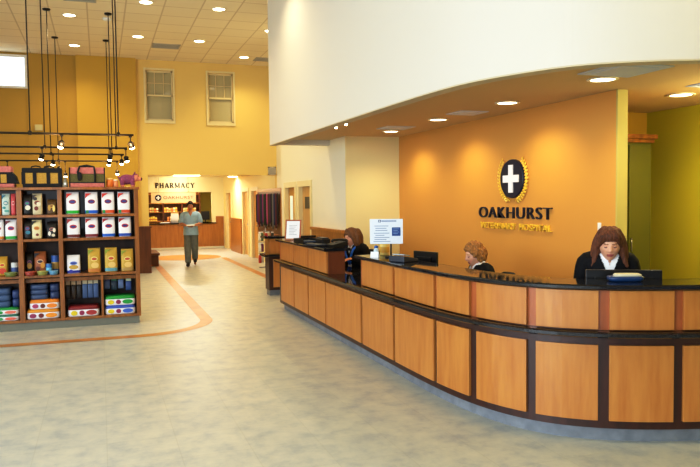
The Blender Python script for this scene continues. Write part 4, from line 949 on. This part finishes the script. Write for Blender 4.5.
def add_hand(mb, wrist, fwd, nrm, s, curl=.5, k=1.):
    """Palm and five fingers; nrm = back of the hand, s = side of the thumb (+1/-1 along fwd x nrm)."""
    f = Vector(fwd).normalized(); n = Vector(nrm); n = (n-f*n.dot(f)).normalized(); c = f.cross(n)*s; W = Vector(wrist)
    rr = []
    for t, a, b in ((-.01, .024, .02), (.02, .033, .018), (.06, .042, .016), (.085, .042, .014), (.095, .036, .009)):
        rr.append([W+f*t*k+c*(a*k*math.cos(2*PI*j/16))+n*(b*k*math.sin(2*PI*j/16)) for j in range(16)])
    mb.rings(rr)
    for i, (o, L) in enumerate(((.031, .068), (.0105, .078), (-.0105, .072), (-.031, .056))):
        b = W+f*.082*k+c*o*k; d = (f+c*o*2.2).normalized(); pts = [b]; a = curl*.5
        for seg in (.45, .32, .23):
            dd = (d*math.cos(a)-n*math.sin(a)); pts.append(pts[-1]+dd*L*k*seg); a += curl*.75
        limb(mb, pts, [.0095*k, .009*k, .0082*k, .0072*k], 10)
    b = W+f*.022*k+c*.03*k; d1 = (f*.6+c*.75-n*.25).normalized(); d2 = (f*.85+c*.25-n*.35).normalized()
    limb(mb, [b, b+d1*.036*k, b+d1*.036*k+d2*.03*k, b+d1*.036*k+d2*.052*k], [.013*k, .0115*k, .0098*k, .0085*k], 10)
FEM = [(-.10, .10, .09), (-.07, .15, .115), (0, .172, .12), (.1, .148, .105), (.2, .132, .096), (.3, .15, .118), (.38, .165, .11), (.435, .16, .09), (.475, .105, .072), (.50, .062, .058)]
MAL = [(-.10, .10, .09), (-.07, .15, .115), (0, .168, .12), (.1, .16, .115), (.22, .162, .112), (.33, .182, .122), (.42, .192, .118), (.475, .178, .098), (.52, .115, .075), (.55, .064, .062)]
class Person:
    def __init__(s, kind='f', lean=0., zs=1.):
        s.prof = FEM if kind == 'f' else MAL; s.kind = kind; s.lean = lean; s.zs = zs
        s.neck = s.prof[-1][0]; s.sh = s.prof[-3][0]-.02; s.sw = .168 if kind == 'f' else .2
    def yo(s, z): return -s.lean*max(0, z)**1.5
    def P(s, x, y, z): return Vector((x, y+s.yo(z), z*s.zs))
    def torso(s, mb, grow=0., z0=-1, z1=9, flare=0.):
        rr = []; pr = [p for p in s.prof if z0 <= p[0] <= z1]
        zz = []
        for a, b in zip(pr, pr[1:]):
            for k in range(3): zz.append([a[i]+(b[i]-a[i])*k/3 for i in range(3)])
        zz.append(list(pr[-1]))
        for z, rx, ry in zz: rr.append([s.P((rx+grow)*math.cos(2*PI*k/28), (ry+grow)*math.sin(2*PI*k/28), z) for k in range(28)])
        mb.rings(rr)
    def shoulder(s, side): return s.P(side*s.sw, .005, s.sh)
def build_person(name, label, loc, yaw, p, arms, legs, head, skin, hairfn, outfit, group=None, voxel=.006):
    """arms: per side (elbow, wrist, fwd, nrm, curl); legs: per side (hip, knee, ankle, toe); head: (offset, turn, nod, scale)."""
    f = p.kind == 'f'; ua, fa, wr = (.044, .036, .026) if f else (.054, .044, .031)
    mb = MB(); p.torso(mb)
    off, turn, nod, hs = head
    nb = p.P(0, .01, p.neck-.03); hc = p.P(0, .0, p.neck)+Vector(off)
    limb(mb, [nb, hc+Vector((0, .02, -.05))], [.052, .05] if f else [.06, .058], 18)
    MH = Matrix.Translation(hc) @ Matrix.Rotation(turn, 4, 'Z') @ Matrix.Rotation(nod, 4, 'X') @ Matrix.Scale(hs, 4)
    add_head(mb, MH)
    for s, (el, wrp, fwd, nrm, curl) in zip((-1, 1), arms):
        sh = p.shoulder(s); limb(mb, [sh, el], [ua*1.1, fa*1.05]); limb(mb, [el, Vector(el).lerp(Vector(wrp), .35), wrp], [fa*1.05, fa*1.08, wr])
        add_hand(mb, wrp, fwd, nrm, s, curl, .95 if f else 1.05)
    for s, (hip, kn, an, toe) in zip((-1, 1), legs):
        limb(mb, [hip, kn], [.088, .056]); limb(mb, [kn, Vector(kn).lerp(Vector(an), .3), an], [.056, .058, .036]); limb(mb, [Vector(an)+Vector((0, 0, -.02)), Vector(toe)], [.036, .03])
    body = remesh(mb, name, voxel, 3, [skin, outfit['lips'], outfit['brow']])
    MI = MH.inverted()
    for q in body.polygons:
        c = MI @ Vector(q.center)
        if c.y < -.06 and abs(c.x) < .024-.2*abs(c.z+.054) and -.064 < c.z < -.044: q.material_index = 1
        elif c.y < -.05 and .012 < abs(c.x) < .046 and .0235+.05*(.03-abs(abs(c.x)-.03)) < c.z < .0315+.05*(.03-abs(abs(c.x)-.03)): q.material_index = 2
    o = bpy.data.objects.new(name, body); COL.objects.link(o); o.location = loc; o.rotation_euler = (0, 0, yaw); tag(o, label, 'person', group)
    def child(nm, me_or_mb, mats=None, voxelized=False, parent=None):
        me = me_or_mb if isinstance(me_or_mb, bpy.types.Mesh) else me_or_mb.mesh(nm, mats)
        k = bpy.data.objects.new(nm, me); COL.objects.link(k); k.parent = parent or o; return k
    for s in (-1, 1):
        e = MB().ell(MH @ Vector((s*.031, -.0715, .009)), (.0125*hs,)*3, n=14, m=10); k = child('eye', e, [outfit['eye']])
        child('lashes', MB().ell(MH @ Vector((s*.031, -.0822, .0045)), (.0125*hs, .004*hs, .0028*hs), M=MH.to_3x3().normalized(), n=12, m=6), [outfit['iris']], parent=k)
    hm = hairfn(MH); child('hair', hm)
    # garments
    if 'top' in outfit:
        m, g, sl, cut = outfit['top']; t = MB(); p.torso(t, g, -.1, p.prof[-2][0]+.01)
        for s, (el, wrp, *_r) in zip((-1, 1), arms):
            sh = p.shoulder(s); el = Vector(el); wv = Vector(wrp)
            limb(t, [p.P(s*.08, .005, p.sh+.01), sh, el] if sl > .55 else [p.P(s*.08, .005, p.sh+.01), sh, sh.lerp(el, .78)], [ua+.02, ua+.018+g*.5, fa+.012+g*.5] if sl > .55 else [ua+.02, ua+.022, fa+.03])
            if sl > .55: limb(t, [el, el.lerp(wv, .95)], [fa+.012+g*.5, wr+.014])
        me = remesh(t, 'garment', .007, 4, [m]); bm = bmesh.new(); bm.from_mesh(me)
        dead = [q for q in bm.faces if cut(q.calc_center_median(), p)]
        bmesh.ops.delete(bm, geom=dead, context='FACES'); bm.to_mesh(me); bm.free()
        k = child(outfit['top_name'], me); sd = k.modifiers.new('thick', 'SOLIDIFY'); sd.thickness = .006; sd.offset = -1
    if 'shirt' in outfit:
        m, cut = outfit['shirt']; t = MB(); p.torso(t, .007, .05, p.prof[-1][0]); me = remesh(t, 'shirt', .007, 2, [m])
        bm = bmesh.new(); bm.from_mesh(me); bmesh.ops.delete(bm, geom=[q for q in bm.faces if cut(q.calc_center_median(), p)], context='FACES'); bm.to_mesh(me); bm.free()
        child('shirt', me)
        c = MB()
        zc = p.neck-.022
        for s in (-1, 1):
            A = [p.P(s*.058, .03, zc+.03), p.P(s*.064, -.03, zc+.018), p.P(s*.03, -.072, zc-.03), p.P(s*.014, -.088, zc-.075), p.P(s*.075, -.098, zc-.075), p.P(s*.105, -.055, zc-.025), p.P(s*.085, .02, zc+.0)]
            b = [v+Vector((0, -.007, .004)) for v in A]
            n = len(A); c.add(A+b, [tuple(range(n)), tuple(range(n, 2*n))]+[(i, (i+1) % n, n+(i+1) % n, n+i) for i in range(n)])
        child('collar', c, [m])
    tr = MB(); p.torso(tr, .016, -.1, .1)
    for s, (hip, kn, an, toe) in zip((-1, 1), legs):
        w = outfit.get('leg', .02)
        limb(tr, [hip, kn], [.1, .062+w]); limb(tr, [kn, Vector(kn).lerp(Vector(an), .9)], [.062+w, .05+w])
    me = remesh(tr, 'trousers', .008, 4, [outfit['trousers']]); child('trousers', me)
    for s, (hip, kn, an, toe) in zip((-1, 1), legs):
        sh = MB(); an = Vector(an); toe = Vector(toe); d = (toe-an); d.z = 0; d.normalize(); back = an-d*.05
        z0 = an.z-.085
        rr = []
        lat = Vector((-d.y, d.x, 0))
        for t, w, h in ((-.03, .03, .07), (0, .042, .1), (.06, .046, .12), (.11, .046, .115), (.17, .05, .09), (.23, .048, .08), (.28, .028, .05)):
            c0 = back+d*(t-.01); lift = max(0, 0)
            rr.append([Vector((c0.x, c0.y, z0))+lat*(w*math.cos(a))+Vector((0, 0, h*.5+h*.5*math.sin(a))) for a in [2*PI*k/14 for k in range(14)]])
        sh.rings(rr); child('shoe', sh, [outfit['shoe']])
    return o, MH, hc, child

# ---------------------------------------------------------------- hair
def hair_builder(style, m):
    def fn(MH):
        mb = MB()
        def cap(thick, line, wide=.0):
            rr = []
            for r in sphere_dirs(56, 36):
                ring = []
                for d in r:
                    p = head_r(d); x, y, z = d
                    ang = math.atan2(abs(x), -y)            # 0 = straight ahead
                    hl = line(ang)
                    k = min(max((z-hl)/.12+.5, 0), 1)
                    q = p*(1-.10*(1-k))+d*thick*k+Vector((0, 0, 0))
                    if k < .02: q = p*.8
                    ring.append(MH @ q)
                rr.append(ring)
            mb.rings(rr)
        T = lambda pts: [MH @ Vector(q) for q in pts]
        ax = (MH.to_3x3() @ Vector((1, 0, 0))).normalized(); ay = (MH.to_3x3() @ Vector((0, 1, 0))).normalized()
        if style == 'long':
            cap(.015, lambda a: .42 if a < .5 else (.42-(a-.5)*.75 if a < 1.3 else -.5))
            for s in (-1, 1):
                limb(mb, T([(s*.015, -.045, .116), (s*.06, -.042, .075), (s*.084, -.014, .0), (s*.092, -.006, -.07), (s*.104, -.014, -.125), (s*.118, -.024, -.15)]), [.016, .02, .022, .027, .028, .016], 14, (ax, .8))
                limb(mb, T([(s*.05, .03, .09), (s*.083, .02, .02), (s*.094, .02, -.08), (s*.102, .01, -.145)]), [.03, .036, .04, .03], 14)
                limb(mb, T([(s*.03, .075, .08), (s*.055, .09, 0), (s*.06, .09, -.1), (s*.055, .08, -.18)]), [.04, .045, .045, .034], 14)
            for x in (-.05, -.035, -.018, 0, .02, .04): limb(mb, T([(.012+x*.4, -.045, .116), (x*1.05, -.084, .094), (x*1.35, -.092+abs(x)*.45, .066-abs(x-.01)*.5)]), [.015, .013, .007], 10)
        elif style == 'bob':
            cap(.020, lambda a: .45 if a < .45 else (.45-(a-.45)*.8 if a < 1.25 else -.45))
            for s in (-1, 1):
                limb(mb, T([(s*.02, -.045, .115), (s*.068, -.04, .06), (s*.082, -.02, -.01), (s*.084, -.012, -.085)]), [.02, .028, .032, .024], 14, (ax, .8))
                limb(mb, T([(s*.05, .04, .09), (s*.08, .035, .02), (s*.084, .03, -.07), (s*.08, .025, -.12)]), [.035, .04, .04, .028], 14)
                limb(mb, T([(s*.03, .08, .07), (s*.045, .095, 0), (s*.045, .085, -.09), (s*.04, .075, -.125)]), [.045, .048, .045, .03], 14)
        elif style == 'curly':
            cap(.018, lambda a: .50 if a < .5 else (.50-(a-.5)*.7 if a < 1.35 else -.42))
            random.seed(3)
            for k in range(150):
                a = random.uniform(0, 2*PI); z = random.uniform(-.5, 1); d = Vector((math.cos(a)*math.sqrt(1-z*z), math.sin(a)*math.sqrt(1-z*z), z))
                an = math.atan2(abs(d.x), -d.y); hl = .52 if an < .5 else (.52-(an-.5)*.7 if an < 1.35 else -.42)
                if z < hl: continue
                q = head_r(d)+d*.014; mb.ell(MH @ q, (.0165,)*3, n=10, m=6)
        else:
            cap(.012, lambda a: .55 if a < .6 else (.55-(a-.6)*.75 if a < 1.3 else -.35))
        me = remesh(mb, 'hair', .0055, 3 if style != 'curly' else 2, [m])
        MI = MH.inverted()
        for v in me.vertices:      # strand grooves
            q = MI @ v.co; a = math.atan2(q.x, q.y+.001); w = math.sin(a*46+6*noise.noise(q*14))+.6*math.sin(a*83+4*noise.noise(q*20))
            n = Vector(v.normal); v.co += n*.0016*w
        me.update()
        return me
    return fn
def hair_mat(name, a, b):
    m = mat(name, a, .7, rgb2=b, stretch=(60, 60, 5), scale=2.2, mixlo=.35, mixhi=.65); return m
SKIN = mat('skin_fair', (226, 172, 140), .5, rgb2=(218, 160, 128), scale=20)
SKIN2 = mat('skin_tan', (204, 142, 100), .5, rgb2=(196, 132, 92), scale=20)
SKIN.node_tree.nodes['Principled BSDF'].inputs['Subsurface Weight'].default_value = .1
LIPS = mat('lips_rose', (178, 92, 84), .4); BROWM = mat('brow_brown', (146, 102, 72), .8)
EYEW = mat('eyelid_skin', (206, 148, 122), .45); IRIS = mat('lash_dark', (44, 30, 24), .5)
JACK = mat('black_jacket', (13, 13, 16), .8, rgb2=(22, 22, 26), scale=90, spec=.2); SHIRT = mat('white_shirt', (240, 240, 242), .7)
def v_cut(depth, width):
    def cut(c, p):
        z = c.z/p.zs
        top = p.neck-.02
        if z > top-.012 and abs(c.x) < .085: return True
        return c.y-p.yo(z) < -.02 and z > top-depth and abs(c.x) < width*(z-(top-depth))/depth+.004
    return cut
def shirt_cut(c, p):
    z = c.z/p.zs; top = p.neck-.012
    if z > top: return True
    return c.y-p.yo(z) < 0 and z > top-.10 and abs(c.x) < .034*(z-(top-.10))/.10
base_out = dict(lips=LIPS, brow=BROWM, eye=EYEW, iris=IRIS, top=(JACK, .016, 1., v_cut(.21, .075)), top_name='jacket', shirt=(SHIRT, shirt_cut), trousers=mat('black_trousers', (20, 20, 24), .8), shoe=mat('black_shoe', (18, 17, 17), .35), leg=.016)
def seated(hz, reach=.36, deskz=.79, knee=None):
    kz = (-.02 if knee is None else knee)
    e = [(-.205, -.03, .16), (.205, -.03, .16)]; w = [(-.11, -reach+.06, deskz-hz+.03), (.11, -reach+.06, deskz-hz+.03)]
    arms = [(Vector(e[i]), Vector(w[i]), Vector((.25*(1-2*i), -1, -.12)), Vector((0, 0, 1)), .35) for i in (0, 1)]
    legs = [((s*.085, 0, -.02), (s*.1, -.34, kz), (s*.1, -.25, -hz+.09), (s*.11, -.36, -hz+.04)) for s in (-1, 1)]
    return arms, legs
# right: long auburn hair, looking down
pr = Person('f', .20, .92); a, l = seated(.80, .25, .835, -.32)
WR = (3.72, 4.46, .785); yawR = R(-32)
build_person('person', 'woman with long auburn hair and black jacket looking down behind the wide monitor', WR, yawR, pr, a, l, ((0, -.075, .05), R(-4), R(15), 1.06), SKIN, hair_builder('long', hair_mat('auburn_hair', (126, 70, 38), (72, 36, 18))), base_out)
# middle: short curly fair hair, turned to the left
pm = Person('f', .10, .9); a, l = seated(.61, .28, .835)
yawM = R(-98)
oM = dict(base_out); oM['brow'] = mat('brow_fair', (176, 128, 84), .8)
build_person('person', 'woman with short curly light brown hair and white collar behind the long counter', (3.555, 6.05, .585), yawM, pm, a, l, ((0, -.05, .06), R(0), R(12), 1.03), SKIN, hair_builder('curly', hair_mat('light_brown_hair', (178, 126, 60), (122, 80, 36))), oM)
# left: brown bob, blue lanyard
pl = Person('f', .12, .9); a, l = seated(.62, .28, .835)
WL = (3.32, 9.05, .62); yawL = R(-62)
ol = dict(base_out); ol['top'] = (JACK, .016, 1., v_cut(.15, .05))
po, MHL, hcL, chL = build_person('person', 'woman with brown bobbed hair and bright blue lanyard seated in the gap of the counter', WL, yawL, pl, a, l, ((0, -.05, .065), R(-16), R(10), 1.05), SKIN, hair_builder('bob', hair_mat('brown_hair', (134, 86, 42), (86, 52, 24))), ol)
ly = MB()
for s in (-1, 1): ly.tube([pl.P(s*.07, .04, .475), pl.P(s*.085, -.05, .455), pl.P(s*.075, -.125, .40), pl.P(s*.055, -.145, .33), pl.P(s*.03, -.14, .25), pl.P(.0, -.135, .17)], .016, 8)
lo = chL('lanyard', ly, [mat('lanyard_blue', (40, 120, 250), .5)])
chL('badge', MB().box(-.03, .03, -.142, -.136, .07, .16), [M_PAPER], parent=lo)

# walking man in scrubs
pmn = Person('m', .02, 1.0)
hz = .93
arms = [(Vector((-.265, -.02, .20)), Vector((-.13, -.24, .165)), Vector((.75, -.65, -.02)), Vector((-.1, -.25, 1)), .75), (Vector((.265, -.02, .20)), Vector((.13, -.24, .165)), Vector((-.75, -.65, -.02)), Vector((.1, -.25, 1)), .75)]
legs = [((-.09, 0, -.02), (-.09, -.10, -.44), (-.085, -.13, -hz+.09), (-.09, -.27, -hz+.035)), ((.09, 0, -.02), (.095, -.02, -.44), (.09, .20, -hz+.17), (.095, .10, -hz+.045))]
SCRUB = mat('blue_scrub', (180, 212, 236), .8, rgb2=(166, 200, 226), scale=12); SCRUBP = mat('grey_scrub', (126, 130, 122), .85, rgb2=(114, 118, 110), scale=12)
def scrub_cut(c, p):
    z = c.z; top = p.neck-.03
    if z > top and abs(c.x) < .1: return True
    return c.y < -.02 and z > top-.12 and abs(c.x) < .06*(z-(top-.12))/.12
om = dict(lips=mat('lips_male', (176, 108, 84), .5), brow=BROWM, eye=EYEW, iris=IRIS, top=(SCRUB, .024, .5, scrub_cut), top_name='scrub_top', trousers=SCRUBP, shoe=mat('black_shoe', (18, 17, 17), .35), leg=.032)
man, MHm, hcm, chm = build_person('person', 'man in pale blue scrub top and grey trousers walking and reading papers in the corridor', (2.18, 18.3, hz*.96), R(-8), pmn, arms, legs, ((0, -.02, .125), R(4), R(14), 1.06), SKIN2, hair_builder('short', hair_mat('dark_short_hair', (44, 32, 22), (26, 18, 12))), om)
man.scale = (.96, .96, .96)
# scrub hem below the waist
hm_ = MB(); hm_.rings([[Vector((rx*math.cos(2*PI*k/28), ry*math.sin(2*PI*k/28), z)) for k in range(28)] for z, rx, ry in ((-.10, .205, .155), (-.05, .2, .15), (0, .196, .147), (.1, .186, .14))], cap=False)
chm('scrub_hem', hm_, [SCRUB])
ch = thing('paper_sheets', 'white paper sheets held in both hands by the walking man', 'papers', (2.18, 18.3, hz*.96), R(-8)); ch.scale = (.96, .96, .96)
T = Matrix.Translation((0, -.36, .175)) @ Matrix.Rotation(R(6), 4, 'X')
MB().box(-.1, .1, -.09, .1, -.002, .002, M=T).build('top_sheet', M_PAPER, ch); MB().box(-.09, .11, -.1, .09, -.006, -.003, M=T).build('lower_sheet', mat('paper_cream', (226, 224, 210), .7), ch)

# ---------------------------------------------------------------- office chairs
def office_chair(label, loc, rz, sz=.46):
    t = thing('office_chair', label, 'office chair', loc, rz, 'black office chairs behind the counter')
    b = MB()
    for k in range(5):
        a = 2*PI*k/5+.942; b.cyl((0, 0, .09), (.19*math.cos(a), .19*math.sin(a), .06), .02, .014, 8)
    b.build('base', M_BLACK, t)
    for k in range(5):
        a = 2*PI*k/5+.942; x, y = .19*math.cos(a), .19*math.sin(a)
        MB().cyl((x-.02*math.sin(a), y+.02*math.cos(a), .028), (x+.02*math.sin(a), y-.02*math.cos(a), .028), .028, n=14).build('caster', M_BLACK, t)
    MB().cyl((0, 0, .07), (0, 0, sz-.05), .025).build('column', M_STEEL, t)
    MB().rings([sq(.23*a, .22*a, sz-.07+z, 28, .6) for z, a in ((0, .9), (.015, 1), (.05, 1), (.065, .92))]).build('seat', M_BLACKFAB, t)
    rr = []
    for z, w, dy in ((.12, .15, .215), (.2, .2, .23), (.3, .215, .245), (.4, .205, .265), (.455, .17, .28), (.475, .1, .285)):
        rr.append([Vector((w*math.cos(q), dy+.028*math.sin(q)-.03*math.cos(q)**2, sz+z)) for q in [2*PI*k/24 for k in range(24)]])
    MB().rings(rr).build('backrest', M_BLACKFAB, t)
    MB().tube([(0, .1, sz-.06), (0, .22, sz-.04), (0, .265, sz+.05), (0, .262, sz+.2)], .018, 8).build('back_support', M_BLACK, t)
    return t
office_chair('black office chair behind the curly haired woman', (3.55, 6.03, 0), yawM, .44)
office_chair('black office chair under the woman with the blue lanyard', (3.35, 9.05, 0), yawL, .48)
office_chair('tall black office chair under the woman with long auburn hair', (3.79, 4.57, 0), yawR, .46)

# ---------------------------------------------------------------- plush pig on the shelves
pg = MB()
X0, Y0, Z0 = .37, YF+.2, ZT
pg.ell((-.01, 0, .105), (.105, .065, .07)); pg.ell((.1, -.01, .13), (.055, .055, .055)); limb(pg, [(.13, -.015, .12), (.165, -.02, .11)], [.032, .028])
for x in (-.075, .06):
    for y in (-.04, .04): limb(pg, [(x, y, .08), (x+.005, y, .028)], [.032, .03])
for y in (-.045, .035): limb(pg, [(.085, y, .17), (.095, y*1.35, .205)], [.02, .01], 10, ((1, 0, 0), .6))
limb(pg, [(-.11, 0, .12), (-.13, 0, .14), (-.125, .015, .155)], [.012, .01, .008], 8)
mp = remesh(pg, 'plush_pig', .005, 3, [mat('plush_mauve', (150, 78, 112), .9, rgb2=(126, 60, 92), scale=60), mat('plush_peach', (216, 140, 110), .9), mat('plush_dark', (56, 30, 40), .8)])
for q in mp.polygons:
    c = q.center
    if c.x > .172 : q.material_index = 2
    elif c.x > .085 and c.z < .165: q.material_index = 1
    elif c.z < .03: q.material_index = 1
pgo = bpy.data.objects.new('plush_pig', mp); COL.objects.link(pgo); pgo.location = (X0, Y0, Z0); tag(pgo, 'mauve plush pig toy with peach face standing on the right end of the shelves', 'plush toy')
for y in (-.052, .0): 
    e = MB().ell((.135, y-.005, .152), (.007,)*3, n=10, m=6).build('eye', M_BLACK, pgo)
# ================================================================ daylight, lamps, camera
DAY = (.74, .87, 1.0)
# tall shop windows in the out-of-view left wall
lamp('AREA', (-6.9, -.4, 2.4), 860, DAY, (0, R(-58), 0), 3.2, shape='RECTANGLE', size_y=6)
lamp('AREA', (-6.9, 6.0, 2.4), 300, DAY, (0, R(-90), 0), 3.2, shape='RECTANGLE', size_y=5)
# glazed front behind the camera
lamp('AREA', (-3.5, -3.9, 2.2), 280, DAY, (R(62), 0, 0), 6, shape='RECTANGLE', size_y=3.2)
# corridor and pharmacy lamps
lamp('AREA', (2.45, 21.3, 2.38), 75, (1, .95, .82), (0, 0, 0), .75, shape='RECTANGLE', size_y=.25)
lamp('AREA', (3.7, 22.3, 2.38), 28, (1, .95, .82), (0, 0, 0), .3, shape='RECTANGLE', size_y=.25)
lamp('POINT', (2.6, 18.2, 2.3), 24, (1, .95, .82), size=.15)
lamp('POINT', (2.6, 24.3, 2.3), 24, (1, .95, .82), size=.15)
lamp('AREA', (2.6, 25.9, 2.4), 60, (1, .82, .52), (0, 0, 0), 1.2, shape='RECTANGLE', size_y=.4)
# track lamps wash the shelves and the far wall
for x, y in ((-.42, 9.2), (.38, 9.2), (-.8, 11.5), (-.7, 15.1), (.35, 15.1)): lamp('POINT', (x, y, 2.36), 8, WARM, size=.05)
# rear office
lamp('POINT', (5.5, 4.5, 2.45), 55, (1, .85, .5), size=.1)

w = bpy.data.worlds.new('world'); SC.world = w; w.use_nodes = True
w.node_tree.nodes['Background'].inputs['Color'].default_value = (.95, .95, 1, 1); w.node_tree.nodes['Background'].inputs['Strength'].default_value = .2

cam = bpy.data.cameras.new('camera'); co = bpy.data.objects.new('camera', cam); COL.objects.link(co); SC.camera = co
cam.sensor_width = 36; cam.lens = 699.0*36/700; cam.clip_end = 200
pitch, roll, yaw = R(2.785), R(-.6555), R(19.626)
fw_ = Vector((math.sin(yaw)*math.cos(pitch), math.cos(yaw)*math.cos(pitch), -math.sin(pitch)))
rt = Vector((math.cos(yaw), -math.sin(yaw), 0)); up = rt.cross(fw_)
r2 = rt*math.cos(roll)+up*math.sin(roll); u2 = up*math.cos(roll)-rt*math.sin(roll)
M = Matrix((r2, u2, -fw_)).transposed().to_4x4(); M.translation = (0, 0, 1.66); co.matrix_world = M
SC.view_settings.view_transform = 'Standard'; SC.view_settings.look = 'None'; SC.view_settings.exposure = 0
vs = SC.view_settings; vs.use_curve_mapping = True
cv = vs.curve_mapping.curves[3]
cv.points.new(.18, .135); cv.points.new(.5, .50); cv.points.new(.8, .84)
vs.curve_mapping.update()
